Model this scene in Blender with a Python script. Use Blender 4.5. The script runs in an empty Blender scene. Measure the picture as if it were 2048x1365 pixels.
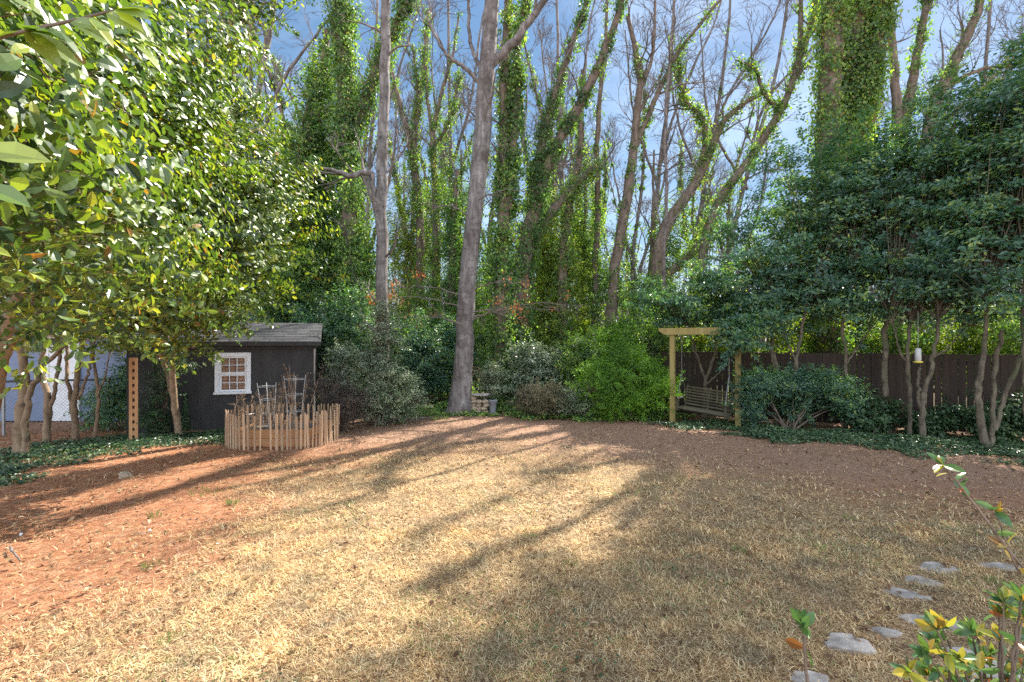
import bpy, math, random
import numpy as np
from mathutils import Vector
R = math.radians
F = 967.0; CAMZ = 2.1
# ---------------------------------------------------------------- camera, world, sun, exposure
sc = bpy.context.scene
col = sc.collection
cam = bpy.data.cameras.new("camera"); cam.lens = 17.0; cam.sensor_width = 36; cam.clip_end = 1200; cam.clip_start = 0.05
camo = bpy.data.objects.new("camera", cam); col.objects.link(camo)
camo.location = (0, 0, CAMZ); camo.rotation_euler = (R(90), 0, 0); sc.camera = camo
SUN_AZ, SUN_EL = 40.0, 45.0          # azimuth clockwise from +Y
sdir = Vector((math.sin(R(SUN_AZ)) * math.cos(R(SUN_EL)), math.cos(R(SUN_AZ)) * math.cos(R(SUN_EL)), math.sin(R(SUN_EL))))
SKY_G, SKY_S, SKY_V = .6, 1.42, .74; CLOUD_FILL = (6.4, 7.0, 8.0)
w = bpy.data.worlds.new("World"); sc.world = w; w.use_nodes = True
nt = w.node_tree; bg = nt.nodes['Background']
sky = nt.nodes.new('ShaderNodeTexSky'); sky.sky_type = 'NISHITA'; sky.sun_disc = False
sky.sun_elevation = R(SUN_EL); sky.sun_rotation = R(SUN_AZ); sky.air_density = 1.0; sky.dust_density = 0.15; sky.ozone_density = 2.6
def _n(ty): return nt.nodes.new(ty)
gm_ = _n('ShaderNodeGamma'); gm_.inputs[1].default_value = SKY_G; nt.links.new(sky.outputs[0], gm_.inputs[0])
hs_ = _n('ShaderNodeHueSaturation'); hs_.inputs['Saturation'].default_value = SKY_S; hs_.inputs['Value'].default_value = SKY_V; nt.links.new(gm_.outputs[0], hs_.inputs['Color'])
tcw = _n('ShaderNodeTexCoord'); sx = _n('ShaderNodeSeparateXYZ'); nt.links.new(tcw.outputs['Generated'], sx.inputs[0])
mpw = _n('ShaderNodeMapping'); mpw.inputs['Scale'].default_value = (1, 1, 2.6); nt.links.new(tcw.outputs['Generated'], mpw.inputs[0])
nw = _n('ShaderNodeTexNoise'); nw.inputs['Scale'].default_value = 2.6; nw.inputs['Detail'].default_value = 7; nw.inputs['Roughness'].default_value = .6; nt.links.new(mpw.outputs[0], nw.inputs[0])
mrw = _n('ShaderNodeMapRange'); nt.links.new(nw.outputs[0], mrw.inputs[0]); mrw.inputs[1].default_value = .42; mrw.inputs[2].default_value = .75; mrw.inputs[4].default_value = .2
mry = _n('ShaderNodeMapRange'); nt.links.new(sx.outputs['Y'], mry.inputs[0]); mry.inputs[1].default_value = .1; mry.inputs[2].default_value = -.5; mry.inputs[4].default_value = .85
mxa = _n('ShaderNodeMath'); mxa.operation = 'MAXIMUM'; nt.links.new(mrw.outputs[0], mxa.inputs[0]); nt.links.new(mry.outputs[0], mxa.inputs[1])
mxw = _n('ShaderNodeMix'); mxw.data_type = 'RGBA'; nt.links.new(mxa.outputs[0], mxw.inputs[0]); nt.links.new(hs_.outputs[0], mxw.inputs[6]); mxw.inputs[7].default_value = (*CLOUD_FILL, 1)   # thin cloud in front; bright bank behind the camera added as fill light
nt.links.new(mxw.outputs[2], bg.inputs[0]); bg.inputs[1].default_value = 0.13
sl = bpy.data.lights.new("sun", 'SUN'); sl.energy = 5.0; sl.angle = R(0.5); sl.color = (1, .93, .82)
so = bpy.data.objects.new("sun", sl); col.objects.link(so); so.rotation_euler = sdir.to_track_quat('Z', 'Y').to_euler()
sc.view_settings.view_transform = 'Standard'; sc.view_settings.look = 'None'; sc.view_settings.gamma = 1
sc.view_settings.exposure = 1.6
try:
    sc.cycles.use_denoising = False; sc.cycles.max_bounces = 7; sc.cycles.sample_clamp_indirect = 6; sc.cycles.transmission_bounces = 4; sc.cycles.transparent_max_bounces = 6
except Exception: pass

rng = np.random.default_rng(7)
A = np.array
def P(px, py, Y): return A([(px - 1024) / F * Y, Y, CAMZ - (py - 682) / F * Y])
def gY(py): return CAMZ * F / (py - 682)
def G(px, py): Y = gY(py); return A([(px - 1024) / F * Y, Y, 0.0])
def norm(v): return v / np.maximum(np.linalg.norm(v, axis=-1, keepdims=True), 1e-9)
def rv(n): return norm(rng.normal(size=(n, 3)))

# ---------------------------------------------------------------- mesh accumulator
class MB:
    def __init__(s): s.v = []; s.f = []; s.r = []; s.m = []; s.n = 0
    def add(s, v, f, r=None, m=0):
        v = np.asarray(v, float).reshape(-1, 3); f = np.asarray(f, np.int64)
        if len(v) == 0: return
        s.v.append(v); s.f.append(f + s.n); s.m.append(m); s.n += len(v)
        s.r.append(np.full(len(v), rng.random()) if r is None else np.broadcast_to(np.asarray(r, float), (len(v),)))
    def box(s, c, size, rz=0, tilt=0, m=0, r=None, top=0):
        c = np.asarray(c, float); h = np.asarray(size, float) / 2
        v = A([[x, y, z] for z in (-1, 1) for y in (-1, 1) for x in (-1, 1)]) * h
        if tilt: ct, st = math.cos(tilt), math.sin(tilt); v = v @ A([[1, 0, 0], [0, ct, -st], [0, st, ct]]).T
        ca, sa = math.cos(rz), math.sin(rz); v = v @ A([[ca, -sa, 0], [sa, ca, 0], [0, 0, 1]]).T
        s.add(v + c, [[0, 2, 3, 1], [4, 5, 7, 6], [0, 1, 5, 4], [2, 6, 7, 3], [0, 4, 6, 2], [1, 3, 7, 5]], r, m)
    def tubes(s, Pp, Rr, n=5, m=0, rough=0.0):
        Pp = np.asarray(Pp, float); Rr = np.asarray(Rr, float)
        if Pp.ndim == 2: Pp = Pp[None]; Rr = Rr[None]
        N, K, _ = Pp.shape
        if N == 0: return
        T = np.gradient(Pp, axis=1); T = norm(T)
        ref = np.where(np.abs(T.mean(1)[:, 2:3]) < .75, A([[0, 0, 1.]]), A([[1., 0.13, 0]]))[:, None, :]
        U = norm(np.cross(T, np.broadcast_to(ref, T.shape))); W = np.cross(T, U)
        a = np.arange(n) * 2 * np.pi / n
        rad = Rr[:, :, None]
        if rough: rad = rad * (1 + rough * rng.normal(size=(N, K, n)))
        V = Pp[:, :, None, :] + rad[..., None] * (np.cos(a)[None, None, :, None] * U[:, :, None, :] + np.sin(a)[None, None, :, None] * W[:, :, None, :])
        k = np.arange(K - 1)[:, None] * n; j = np.arange(n)[None, :]; j2 = (j + 1) % n
        f = np.stack([k + j, k + j2, k + n + j2, k + n + j], -1).reshape(-1, 4)
        f = (f[None] + (np.arange(N) * K * n)[:, None, None]).reshape(-1, 4)
        s.add(V.reshape(-1, 3), f, np.repeat(rng.random(N), K * n), m)
    def build(s, name, mats, parent=None, smooth=False):
        if s.n == 0: return None
        V = np.concatenate(s.v); me = bpy.data.meshes.new(name)
        me.vertices.add(len(V)); me.vertices.foreach_set('co', V.astype(np.float32).ravel())
        idx = np.concatenate([f.ravel() for f in s.f]); tot = np.concatenate([np.full(len(f), f.shape[1]) for f in s.f])
        me.loops.add(len(idx)); me.loops.foreach_set('vertex_index', idx.astype(np.int32))
        me.polygons.add(len(tot)); me.polygons.foreach_set('loop_start', (np.cumsum(tot) - tot).astype(np.int32))
        me.polygons.foreach_set('material_index', np.concatenate([np.full(len(f), m) for f, m in zip(s.f, s.m)]).astype(np.int32))
        me.polygons.foreach_set('use_smooth', np.full(len(tot), smooth))
        at = me.attributes.new('rnd', 'FLOAT', 'POINT'); at.data.foreach_set('value', np.concatenate(s.r).astype(np.float32))
        me.update(calc_edges=True)
        for m in (mats if isinstance(mats, (list, tuple)) else [mats]): me.materials.append(m)
        o = bpy.data.objects.new(name, me); col.objects.link(o)
        if parent:
            o.parent = parent
            par = parent.location.copy(); pp = parent.parent
            while pp: par += pp.location; pp = pp.parent
            me.transform(__import__('mathutils').Matrix.Translation(-par))
        return o
def tag(o, label=None, cat=None, group=None, kind=None):
    if label: o['label'] = label
    if cat: o['category'] = cat
    if group: o['group'] = group
    if kind: o['kind'] = kind
    return o
def thing(name, loc, label, cat, group=None):
    o = bpy.data.objects.new(name, None); col.objects.link(o); o.location = tuple(float(x) for x in loc); o.empty_display_size = .1
    return tag(o, label, cat, group)
def center(o):   # move a parentless mesh's origin to its base centre
    me = o.data; c = np.empty(len(me.vertices) * 3, np.float32); me.vertices.foreach_get('co', c); c = c.reshape(-1, 3)
    b = Vector(((c[:, 0].min() + c[:, 0].max()) / 2, (c[:, 1].min() + c[:, 1].max()) / 2, c[:, 2].min())); b = Vector([float(x) for x in b])
    me.transform(__import__('mathutils').Matrix.Translation(-b)); o.location = b; return o

# ---------------------------------------------------------------- leaves
def leaves(mb, pos, nrm, L, wr=.5, kind='d', m=0, rnd=None, dirv=None, fold=.25, droop=.2):
    n = len(pos)
    if n == 0: return
    L = np.broadcast_to(L, (n,)).astype(float)
    d = rng.normal(size=(n, 3)) if dirv is None else dirv + 0 * pos
    nrm = norm(nrm); d = norm(d - nrm * (d * nrm).sum(1, keepdims=True)); s = np.cross(nrm, d)
    r = rng.random(n) if rnd is None else rnd
    Lc = L[:, None]
    if kind == 'd':
        W = Lc * wr / 2
        v = np.stack([pos, pos + d * Lc * .45 + s * W + nrm * W * fold, pos + d * Lc - nrm * Lc * droop, pos + d * Lc * .45 - s * W + nrm * W * fold], 1)
        f = A([[0, 2, 1], [0, 3, 2]]); nv = 4
    else:
        prof = [(0, 0), (.2, .72), (.5, 1.0), (.78, .66), (1, 0)]
        W = Lc * wr / 2; rows = []
        for t, ww in prof:
            mid = pos + d * Lc * t - nrm * Lc * droop * t * t
            if ww == 0: rows.append(mid)
            else: rows += [mid + s * W * ww + nrm * W * ww * fold, mid, mid - s * W * ww + nrm * W * ww * fold]
        v = np.stack(rows, 1); nv = 11
        t_ = A([[0, 2, 1], [0, 3, 2], [7, 8, 10], [8, 9, 10]]); q_ = A([[1, 2, 5, 4], [2, 3, 6, 5], [4, 5, 8, 7], [5, 6, 9, 8]])
        off = (np.arange(n) * nv)[:, None, None]
        base = mb.n
        mb.add(v.reshape(-1, 3), (t_[None] + off).reshape(-1, 3), np.repeat(r, nv), m)
        mb.v.append(np.zeros((0, 3))); mb.r.append(np.zeros(0)); mb.f.append((q_[None] + off).reshape(-1, 4) + base); mb.m.append(m)
        return
    off = (np.arange(n) * nv)[:, None, None]
    mb.add(v.reshape(-1, 3), (f[None] + off).reshape(-1, 3), np.repeat(r, nv), m)

def grow(Pp, Rr, n, t0, t1, L, ang, K, wig, up, rf=.55, rmin=.004, rel=True, rcap=.045):
    N, Kp, _ = Pp.shape; idx = np.repeat(np.arange(N), n); M = len(idx)
    t = rng.uniform(t0, t1, M); f = t * (Kp - 1); i = np.minimum(f.astype(int), Kp - 2); u = (f - i)[:, None]
    base = Pp[idx, i] * (1 - u) + Pp[idx, i + 1] * u; tan = norm(Pp[idx, i + 1] - Pp[idx, i])
    r = Rr[idx, i] * (1 - u[:, 0]) + Rr[idx, i + 1] * u[:, 0]
    q = rng.normal(size=(M, 3)); q = norm(q - tan * (q * tan).sum(1, keepdims=True))
    a = R(ang) * rng.uniform(.6, 1.3, M)[:, None]; d = tan * np.cos(a) + q * np.sin(a); d[:, 2] += up; d = norm(d)
    Ln = rng.uniform(L[0], L[1], M)
    if rel: Ln = Ln * (1.1 - .7 * t)
    pts = [base]
    for k in range(K - 1):
        d = d + rng.normal(size=(M, 3)) * wig; d[:, 2] += up * .25; d = norm(d); pts.append(pts[-1] + d * (Ln / (K - 1))[:, None])
    Rn = np.maximum(np.minimum(r[:, None] * rf, rcap) * np.linspace(1, .25, K)[None], rmin)
    return np.stack(pts, 1), Rn
def smooth_line(pts, rad, K=20, wig=0.0):
    pts = np.asarray(pts, float); rad = np.asarray(rad, float); n = len(pts)
    if n == 2: pts = np.stack([pts[0], (pts[0] + pts[1]) / 2, pts[1]]); rad = A([rad[0], (rad[0] + rad[1]) / 2, rad[1]]); n = 3
    e = np.concatenate([[2 * pts[0] - pts[1]], pts, [2 * pts[-1] - pts[-2]]]); out = []; ro = []
    for u in np.linspace(0, n - 1, K):
        i = min(int(u), n - 2); t = u - i; a, b, c, d = e[i:i + 4]
        out.append(.5 * ((2 * b) + (c - a) * t + (2 * a - 5 * b + 4 * c - d) * t * t + (3 * b - a - 3 * c + d) * t ** 3)); ro.append(rad[i] * (1 - t) + rad[i + 1] * t)
    out = A(out)
    if wig: out[1:-1] += rng.normal(size=(K - 2, 3)) * wig
    return out, A(ro)
def on_lines(Pp, Rr, n, weight_r=True):
    seg = Pp[:, 1:] - Pp[:, :-1]; ln = np.linalg.norm(seg, axis=2); rr = (Rr[:, 1:] + Rr[:, :-1]) / 2
    wt = (ln * (rr if weight_r else 1)).ravel(); wt = wt / wt.sum(); ii = rng.choice(len(wt), n, p=wt)
    a, b = np.unravel_index(ii, ln.shape); t = rng.random(n)[:, None]
    p = Pp[a, b] * (1 - t) + Pp[a, b + 1] * t; tan = norm(seg[a, b]); r = rr[a, b]
    q = rng.normal(size=(n, 3)); q = norm(q - tan * (q * tan).sum(1, keepdims=True))
    return p, r, q, tan

# ---------------------------------------------------------------- materials
def mat(name):
    m = bpy.data.materials.new(name); m.use_nodes = True; t = m.node_tree; b = t.nodes['Principled BSDF']; return m, t, b
def ramp(t, stops, fac):
    r = t.nodes.new('ShaderNodeValToRGB'); e = r.color_ramp.elements
    while len(e) > 1: e.remove(e[-1])
    e[0].position = stops[0][0]; e[0].color = (*stops[0][1], 1)
    for p, c in stops[1:]: x = e.new(p); x.color = (*c, 1)
    t.links.new(fac, r.inputs[0]); return r.outputs[0]
def noise(t, scale, detail=4, rough=.55, stretch=None, vec='Object'):
    tc = t.nodes.new('ShaderNodeTexCoord'); n = t.nodes.new('ShaderNodeTexNoise'); n.inputs['Scale'].default_value = scale; n.inputs['Detail'].default_value = detail; n.inputs['Roughness'].default_value = rough
    if stretch:
        mp = t.nodes.new('ShaderNodeMapping'); mp.inputs['Scale'].default_value = stretch; t.links.new(tc.outputs[vec], mp.inputs[0]); t.links.new(mp.outputs[0], n.inputs[0])
    else: t.links.new(tc.outputs[vec], n.inputs[0])
    return n.outputs[0]
def mixc(t, a, b, fac, mode='MIX'):
    m = t.nodes.new('ShaderNodeMix'); m.data_type = 'RGBA'; m.blend_type = mode
    for s_, v in ((m.inputs[0], fac), (m.inputs[6], a), (m.inputs[7], b)):
        if hasattr(v, 'is_linked') or hasattr(v, 'links'): t.links.new(v, s_)
        elif isinstance(v, (int, float)): s_.default_value = v
        else: s_.default_value = (*v, 1)
    return m.outputs[2]
def bump(t, b, h, s=.5, d=.02):
    n = t.nodes.new('ShaderNodeBump'); n.inputs['Strength'].default_value = s; n.inputs['Distance'].default_value = d
    t.links.new(h, n.inputs['Height']); t.links.new(n.outputs[0], b.inputs['Normal'])
def attr(t, nm='rnd'):
    a = t.nodes.new('ShaderNodeAttribute'); a.attribute_name = nm; return a.outputs['Fac']
def leafmat(name, stops, rough=.4, tr=.35, trc=(1.3, 1.5, .5), nscale=.8, spec=.5):
    m, t, b = mat(name); c = ramp(t, stops, attr(t))
    c = mixc(t, c, ramp(t, [(.3, (.62, .66, .66)), (.7, (1.25, 1.2, 1.0))], noise(t, nscale, 2)), 1.0, 'MULTIPLY')
    t.links.new(c, b.inputs['Base Color']); b.inputs['Roughness'].default_value = rough; b.inputs['Specular IOR Level'].default_value = spec
    tl = t.nodes.new('ShaderNodeBsdfTranslucent'); t.links.new(mixc(t, c, trc, 1.0, 'MULTIPLY'), tl.inputs[0])
    mx = t.nodes.new('ShaderNodeMixShader'); mx.inputs[0].default_value = tr
    t.links.new(b.outputs[0], mx.inputs[1]); t.links.new(tl.outputs[0], mx.inputs[2]); t.links.new(mx.outputs[0], t.nodes['Material Output'].inputs[0]); return m
def barkmat(name, c1, c2, c3=None, scale=6, stretch=(1, 1, .22), s=.7, blot=None):
    m, t, b = mat(name); n = noise(t, scale, 6, .65, stretch); c = ramp(t, [(.3, c1), (.55, c2), (.75, c3 or c2)], n)
    c = mixc(t, c, ramp(t, [(.52, (1, 1, 1)), (.68, (.38, .36, .36))], noise(t, 5, 5, .7, (1, 1, 1.9))), 1.0, 'MULTIPLY')
    if blot: c = mixc(t, c, blot, ramp(t, [(.5, (0, 0, 0)), (.66, (1, 1, 1))], noise(t, 1.7, 4, .6)), 'MIX')
    t.links.new(c, b.inputs['Base Color']); b.inputs['Roughness'].default_value = .9; bump(t, b, n, s, .03); return m
def woodmat(name, c1, c2, scale=8, stretch=(1, 1, .1), rough=.75, b_=.3):
    m, t, b = mat(name); n = noise(t, scale, 5, .6, stretch); c = ramp(t, [(.3, c1), (.7, c2)], n)
    c = mixc(t, c, ramp(t, [(0, (.72, .72, .72)), (1, (1.2, 1.2, 1.2))], attr(t)), 1.0, 'MULTIPLY')
    t.links.new(c, b.inputs['Base Color']); b.inputs['Roughness'].default_value = rough; bump(t, b, n, b_, .01); return m
def plain(name, c, rough=.6, metal=0, nz=.12, sc_=5):
    m, t, b = mat(name); n = noise(t, sc_, 4); c = mixc(t, c, ramp(t, [(.3, (1 - nz,) * 3), (.7, (1 + nz,) * 3)], n), 1.0, 'MULTIPLY')
    t.links.new(c, b.inputs['Base Color']); b.inputs['Roughness'].default_value = rough; b.inputs['Metallic'].default_value = metal; return m

M = {}
M['camellia'] = leafmat('camellia leaf', [(0, (.025, .06, .028)), (.25, (.06, .12, .04)), (.55, (.12, .205, .05)), (.8, (.24, .32, .06)), (.93, (.42, .44, .08)), (.965, (.24, .11, .05)), (1, (.34, .16, .06))], .4, .4, (1.5, 1.45, .4), 1.8, 1.0)
M['hedge'] = leafmat('evergreen leaf', [(0, (.035, .095, .088)), (.5, (.09, .2, .16)), (.82, (.18, .3, .15)), (1, (.42, .48, .11))], .38, .42, (1.7, 1.8, .4), .8, .8)
M['ivy'] = leafmat('ivy leaf', [(0, (.045, .1, .045)), (.4, (.11, .21, .08)), (.75, (.22, .34, .1)), (.93, (.42, .5, .13)), (.97, (.3, .2, .11)), (1, (.22, .15, .1))], .45, .5, (1.6, 1.75, .5), .7, .5)
M['bright'] = leafmat('bright shrub leaf', [(0, (.06, .16, .015)), (.5, (.13, .3, .03)), (1, (.3, .46, .05))], .45, .4, (1.3, 1.4, .5))
M['sun_painted'] = leafmat('leaf with painted sunlight', [(0, (.07, .13, .02)), (.6, (.2, .3, .04)), (1, (.42, .45, .08))], .5, .5, (1.4, 1.4, .5))  # sunlight put into the leaf colour as a brighter yellow green
M['varieg'] = leafmat('pale edged leaf', [(0, (.05, .1, .06)), (.4, (.14, .21, .12)), (.65, (.38, .43, .33)), (1, (.55, .58, .48))], .35, .3, (1.1, 1.2, .8))
M['tanleaf'] = leafmat('dull azalea leaf', [(0, (.07, .075, .04)), (.5, (.16, .15, .09)), (1, (.34, .27, .17))], .6, .3, (1.1, 1.1, .7))
M['purple'] = leafmat('purplish leaf', [(0, (.03, .022, .026)), (.5, (.09, .07, .07)), (.8, (.17, .13, .12)), (1, (.1, .13, .06))], .5, .3, (1.2, 1.1, 1))
M['ground_ivy'] = leafmat('ground ivy leaf', [(0, (.02, .05, .024)), (.5, (.045, .1, .045)), (.85, (.1, .17, .08)), (1, (.2, .25, .13))], .35, .25, (1.3, 1.5, .6))
M['brownleaf'] = leafmat('dry leaf', [(0, (.09, .045, .022)), (.5, (.24, .13, .06)), (.85, (.4, .27, .15)), (1, (.55, .43, .3))], .7, .25, (1.2, 1, .8))
M['rust'] = leafmat('rusty oak leaf', [(0, (.25, .08, .025)), (1, (.5, .2, .08))], .7, .4, (1.2, 1, .8))
M['fore'] = leafmat('foreground shrub leaf', [(0, (.04, .1, .05)), (.3, (.08, .17, .06)), (.5, (.14, .24, .06)), (.62, (.34, .34, .06)), (.74, (.4, .27, .06)), (.84, (.24, .085, .035)), (1, (.33, .13, .06))], .25, .35, (1.2, 1.2, .6), 5, .6)
M['straw'] = leafmat('dormant grass', [(0, (.2, .115, .065)), (.3, (.48, .32, .185)), (.68, (.78, .59, .37)), (.87, (.9, .77, .56)), (.91, (.34, .38, .15)), (1, (.18, .28, .1))], .75, .3, (1, .95, .8), 2.6, .15)
M['greengrass'] = leafmat('green grass', [(0, (.08, .14, .04)), (1, (.25, .34, .12))], .6, .3, (1.1, 1.2, .6), 2, .2)
M['trunk_grey'] = barkmat('grey bark', (.085, .072, .068), (.2, .178, .168), (.36, .335, .32), 9, (1, 1, .22), 1.0, (.075, .06, .052))
M['trunk_brown'] = barkmat('brown bark', (.075, .055, .042), (.18, .135, .105), (.29, .23, .185), 8, (1, 1, .2), .8)
M['trunk_tan'] = barkmat('smooth tan bark', (.13, .085, .05), (.27, .185, .115), (.4, .3, .21), 9, (1, 1, .3), .8, (.13, .13, .075))
M['trunk_mossy'] = barkmat('mossy dark bark', (.05, .04, .028), (.14, .115, .08), (.25, .215, .155), 11, (1, 1, .3), 1.0, (.09, .1, .05))
M['twig'] = barkmat('bare twig bark', (.08, .065, .06), (.17, .14, .125), (.24, .2, .18), 6, (1, 1, 1), .2)
M['twig_dry'] = barkmat('dried stem', (.2, .13, .08), (.38, .27, .18), (.5, .38, .26), 9, (1, 1, 1), .2)
M['treated'] = woodmat('green treated timber', (.2, .15, .04), (.33, .27, .1))
M['cedar'] = woodmat('orange cedar', (.42, .2, .085), (.6, .34, .16))
M['picketwood'] = woodmat('weathered picket', (.34, .21, .12), (.58, .41, .26))
M['fencewood'] = woodmat('dark stained fence', (.016, .0095, .006), (.042, .023, .013))
M['benchwood'] = woodmat('mossy bench wood', (.05, .044, .026), (.11, .095, .055))
M['white'] = plain('white paint', (.72, .74, .76), .5)
M['chain'] = plain('steel', (.35, .36, .36), .45, .7)
M['wire'] = plain('pale wire', (.6, .6, .58), .5)
M['black'] = plain('black rail', (.03, .03, .035), .5)
M['stone'] = plain('flagstone', (.31, .275, .245), .9, 0, .45, 11)
M['rock'] = plain('stacked rock', (.36, .28, .2), .9, 0, .4, 14)
M['greypot'] = plain('grey pot', (.22, .22, .23), .7, 0, .2)
M['feedertube'] = plain('feeder tube', (.4, .4, .38), .4)
M['feederbase'] = plain('yellow plastic', (.5, .42, .06), .5)

exec_sections = True
# ---------------------------------------------------------------- ground
def xl(Y): return np.interp(Y, [2, 3.13, 3.7, 4.5, 4.98, 6.4, 8.2, 9.5], [-4.6, -4.3, -3.95, -3.5, -3.3, -4.1, -4.7, -4.2])
def yt(X): return np.interp(X, [-5, -3.2, -.3, 2.2, 4.1, 5.6, 6.6, 9, 14], [9.0, 9.7, 10.6, 9.4, 8.4, 6.8, 6.0, 5.2, 4.5])
def wob(x, y): return .35 * np.sin(2.1 * x + 1.3 * y) + .25 * np.sin(3.7 * y - 1.9 * x + 1) + .18 * np.sin(6.1 * x + 5.3 * y + 2)
def grassy(x, y):
    w_ = wob(x, y) * .6; w2_ = w_ + .3 * np.sin(9.3 * x + 4 * y) * np.sin(8.1 * y - 3 * x); a = np.clip((x - xl(y) + w2_) / 1.6, 0, 1); b = np.clip((yt(x) - y + w2_ + .35) / 2.4, 0, 1); return a * b
def gz(x, y): return .018 * np.sin(.9 * x + .4) * np.cos(.7 * y) + .01 * np.sin(2.3 * x + 1.7 * y)
def axis(lo, hi, step, far, n=14):
    a = np.arange(lo, hi, step); g = np.geomspace(step * 2, far, n); return np.concatenate([lo - g[::-1], a, hi + g])
gx = axis(-13, 13, .13, 260); gy = axis(-4, 16, .13, 420); X, Y_ = np.meshgrid(gx, gy)
nx, ny = len(gx), len(gy); V = np.stack([X, Y_, np.where((abs(X) < 20) & (Y_ < 25) & (Y_ > -8), gz(X, Y_), 0)], -1).reshape(-1, 3)
i, j = np.meshgrid(np.arange(nx - 1), np.arange(ny - 1)); q = (j * nx + i).ravel()
mb = MB(); mb.add(V, np.stack([q, q + 1, q + nx + 1, q + nx], -1), grassy(V[:, 0], V[:, 1]))
m, t, b = mat('lawn and clay')
g = attr(t); nz = noise(t, 2.2, 6, .7); fine = noise(t, 60, 5, .75); midn = noise(t, 11, 6, .7)
clay = ramp(t, [(.3, (.24, .095, .05)), (.5, (.37, .17, .09)), (.7, (.52, .29, .175))], midn)
clay = mixc(t, clay, ramp(t, [(.35, (.6, .6, .6)), (.6, (1.15, 1.15, 1.15))], fine), 1.0, 'MULTIPLY')
duff = ramp(t, [(.36, (.1, .055, .034)), (.48, (.3, .2, .115)), (.64, (.58, .43, .25))], fine)
mm = t.nodes.new('ShaderNodeMath'); mm.operation = 'MULTIPLY_ADD'; t.links.new(nz, mm.inputs[0]); mm.inputs[1].default_value = 1.6; mm.inputs[2].default_value = -.8
ad = t.nodes.new('ShaderNodeMath'); ad.operation = 'ADD'; ad.use_clamp = True; t.links.new(g, ad.inputs[0]); t.links.new(mm.outputs[0], ad.inputs[1])
mu = t.nodes.new('ShaderNodeMath'); mu.operation = 'MULTIPLY'; t.links.new(ad.outputs[0], mu.inputs[0]); t.links.new(g, mu.inputs[1])
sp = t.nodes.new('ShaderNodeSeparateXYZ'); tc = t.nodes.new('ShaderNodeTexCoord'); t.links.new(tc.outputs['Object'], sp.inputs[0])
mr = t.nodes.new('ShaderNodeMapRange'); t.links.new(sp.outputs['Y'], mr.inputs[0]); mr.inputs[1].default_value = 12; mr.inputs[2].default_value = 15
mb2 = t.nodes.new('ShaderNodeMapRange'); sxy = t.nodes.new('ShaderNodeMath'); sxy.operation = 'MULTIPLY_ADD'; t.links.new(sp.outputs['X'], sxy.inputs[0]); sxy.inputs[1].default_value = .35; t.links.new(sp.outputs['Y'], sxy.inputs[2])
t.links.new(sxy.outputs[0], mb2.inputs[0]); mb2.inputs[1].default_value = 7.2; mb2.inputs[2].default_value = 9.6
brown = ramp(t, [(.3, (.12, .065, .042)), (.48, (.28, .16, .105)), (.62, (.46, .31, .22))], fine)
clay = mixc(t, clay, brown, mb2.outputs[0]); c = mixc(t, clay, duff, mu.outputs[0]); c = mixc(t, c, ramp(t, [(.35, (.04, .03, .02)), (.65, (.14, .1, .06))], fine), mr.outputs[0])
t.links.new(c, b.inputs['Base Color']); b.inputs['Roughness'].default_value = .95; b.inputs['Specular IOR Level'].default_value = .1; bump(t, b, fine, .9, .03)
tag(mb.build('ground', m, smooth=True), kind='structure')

# ---------------------------------------------------------------- grass, litter
def grass(n, y0, y1, lmul, wmul, thresh=1.0):
    y = y0 + (y1 - y0) * rng.random(n) ** .8; x = (rng.random(n) * 2 - 1) * (y * 1.12 + .5)
    cl = .5 + .5 * np.sin(x * 5.3 + 3 * np.sin(y * 2.9)) * np.sin(y * 4.7 + 2 * np.sin(x * 3.1))
    big = .5 + .5 * np.sin(x * 1.6 + 1.3 * np.sin(y * 1.1 + 2)) * np.sin(y * 1.9 + 1.7 * np.sin(x * .9)); k = rng.random(n) < grassy(x, y) * (.18 + .55 * cl * cl + .3 * big) * np.where(y > 7.2, .75, 1) + .03 * np.exp(-grassy(x, y) * 2)
    for q_ in STONES: k &= (((x - q_[0]) / .2) ** 2 + ((y - q_[1]) / .11) ** 2 > 1) | (rng.random(n) < .12)
    x, y = x[k], y[k]; n = len(x)
    th = rng.uniform(0, 2 * np.pi, n); el = R(3) + R(48) * rng.random(n) ** 2.2
    L = rng.uniform(.03, .085, n) * lmul; d = np.stack([np.cos(th) * np.cos(el), np.sin(th) * np.cos(el), np.sin(el)], -1)
    s = np.stack([-np.sin(th), np.cos(th), 0 * th], -1); W = rng.uniform(.0014, .0028, n)[:, None] * wmul
    p = np.stack([x, y, gz(x, y) + rng.uniform(0, .018, n)], -1); mid = p + d * L[:, None] * .55; bend = A([0, 0, -1]) * L[:, None] * .22
    tip = p + d * L[:, None] + bend * rng.random(n)[:, None] * 1.5 + s * L[:, None] * rng.normal(size=(n, 1)) * .14
    tip[:, 2] = np.maximum(tip[:, 2], .004)
    v = np.stack([p - s * W, p + s * W, mid + s * W * .8, mid - s * W * .8, tip], 1); off = (np.arange(n) * 5)[:, None, None]
    base = gm.n
    rr = np.clip(rng.random(n) * .92 + .10 * ((np.sin(x * 1.7 + 2) * np.sin(y * 2.3 + x)) > .45) * rng.random(n) * 3 * .6, 0, 1)
    gm.add(v.reshape(-1, 3), (A([[0, 1, 2, 3]])[None] + off).reshape(-1, 4), np.repeat(rr, 5))
    gm.v.append(np.zeros((0, 3))); gm.r.append(np.zeros(0)); gm.m.append(0); gm.f.append((A([[3, 2, 4]])[None] + off).reshape(-1, 3) + base)
STONES = [G(*q_) for q_ in [(1870, 1137), (1845, 1165), (1820, 1192), (1868, 1245), (1700, 1288), (1775, 1265), (2005, 1136), (1945, 1318), (1990, 1352), (1625, 1362)]]
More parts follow.
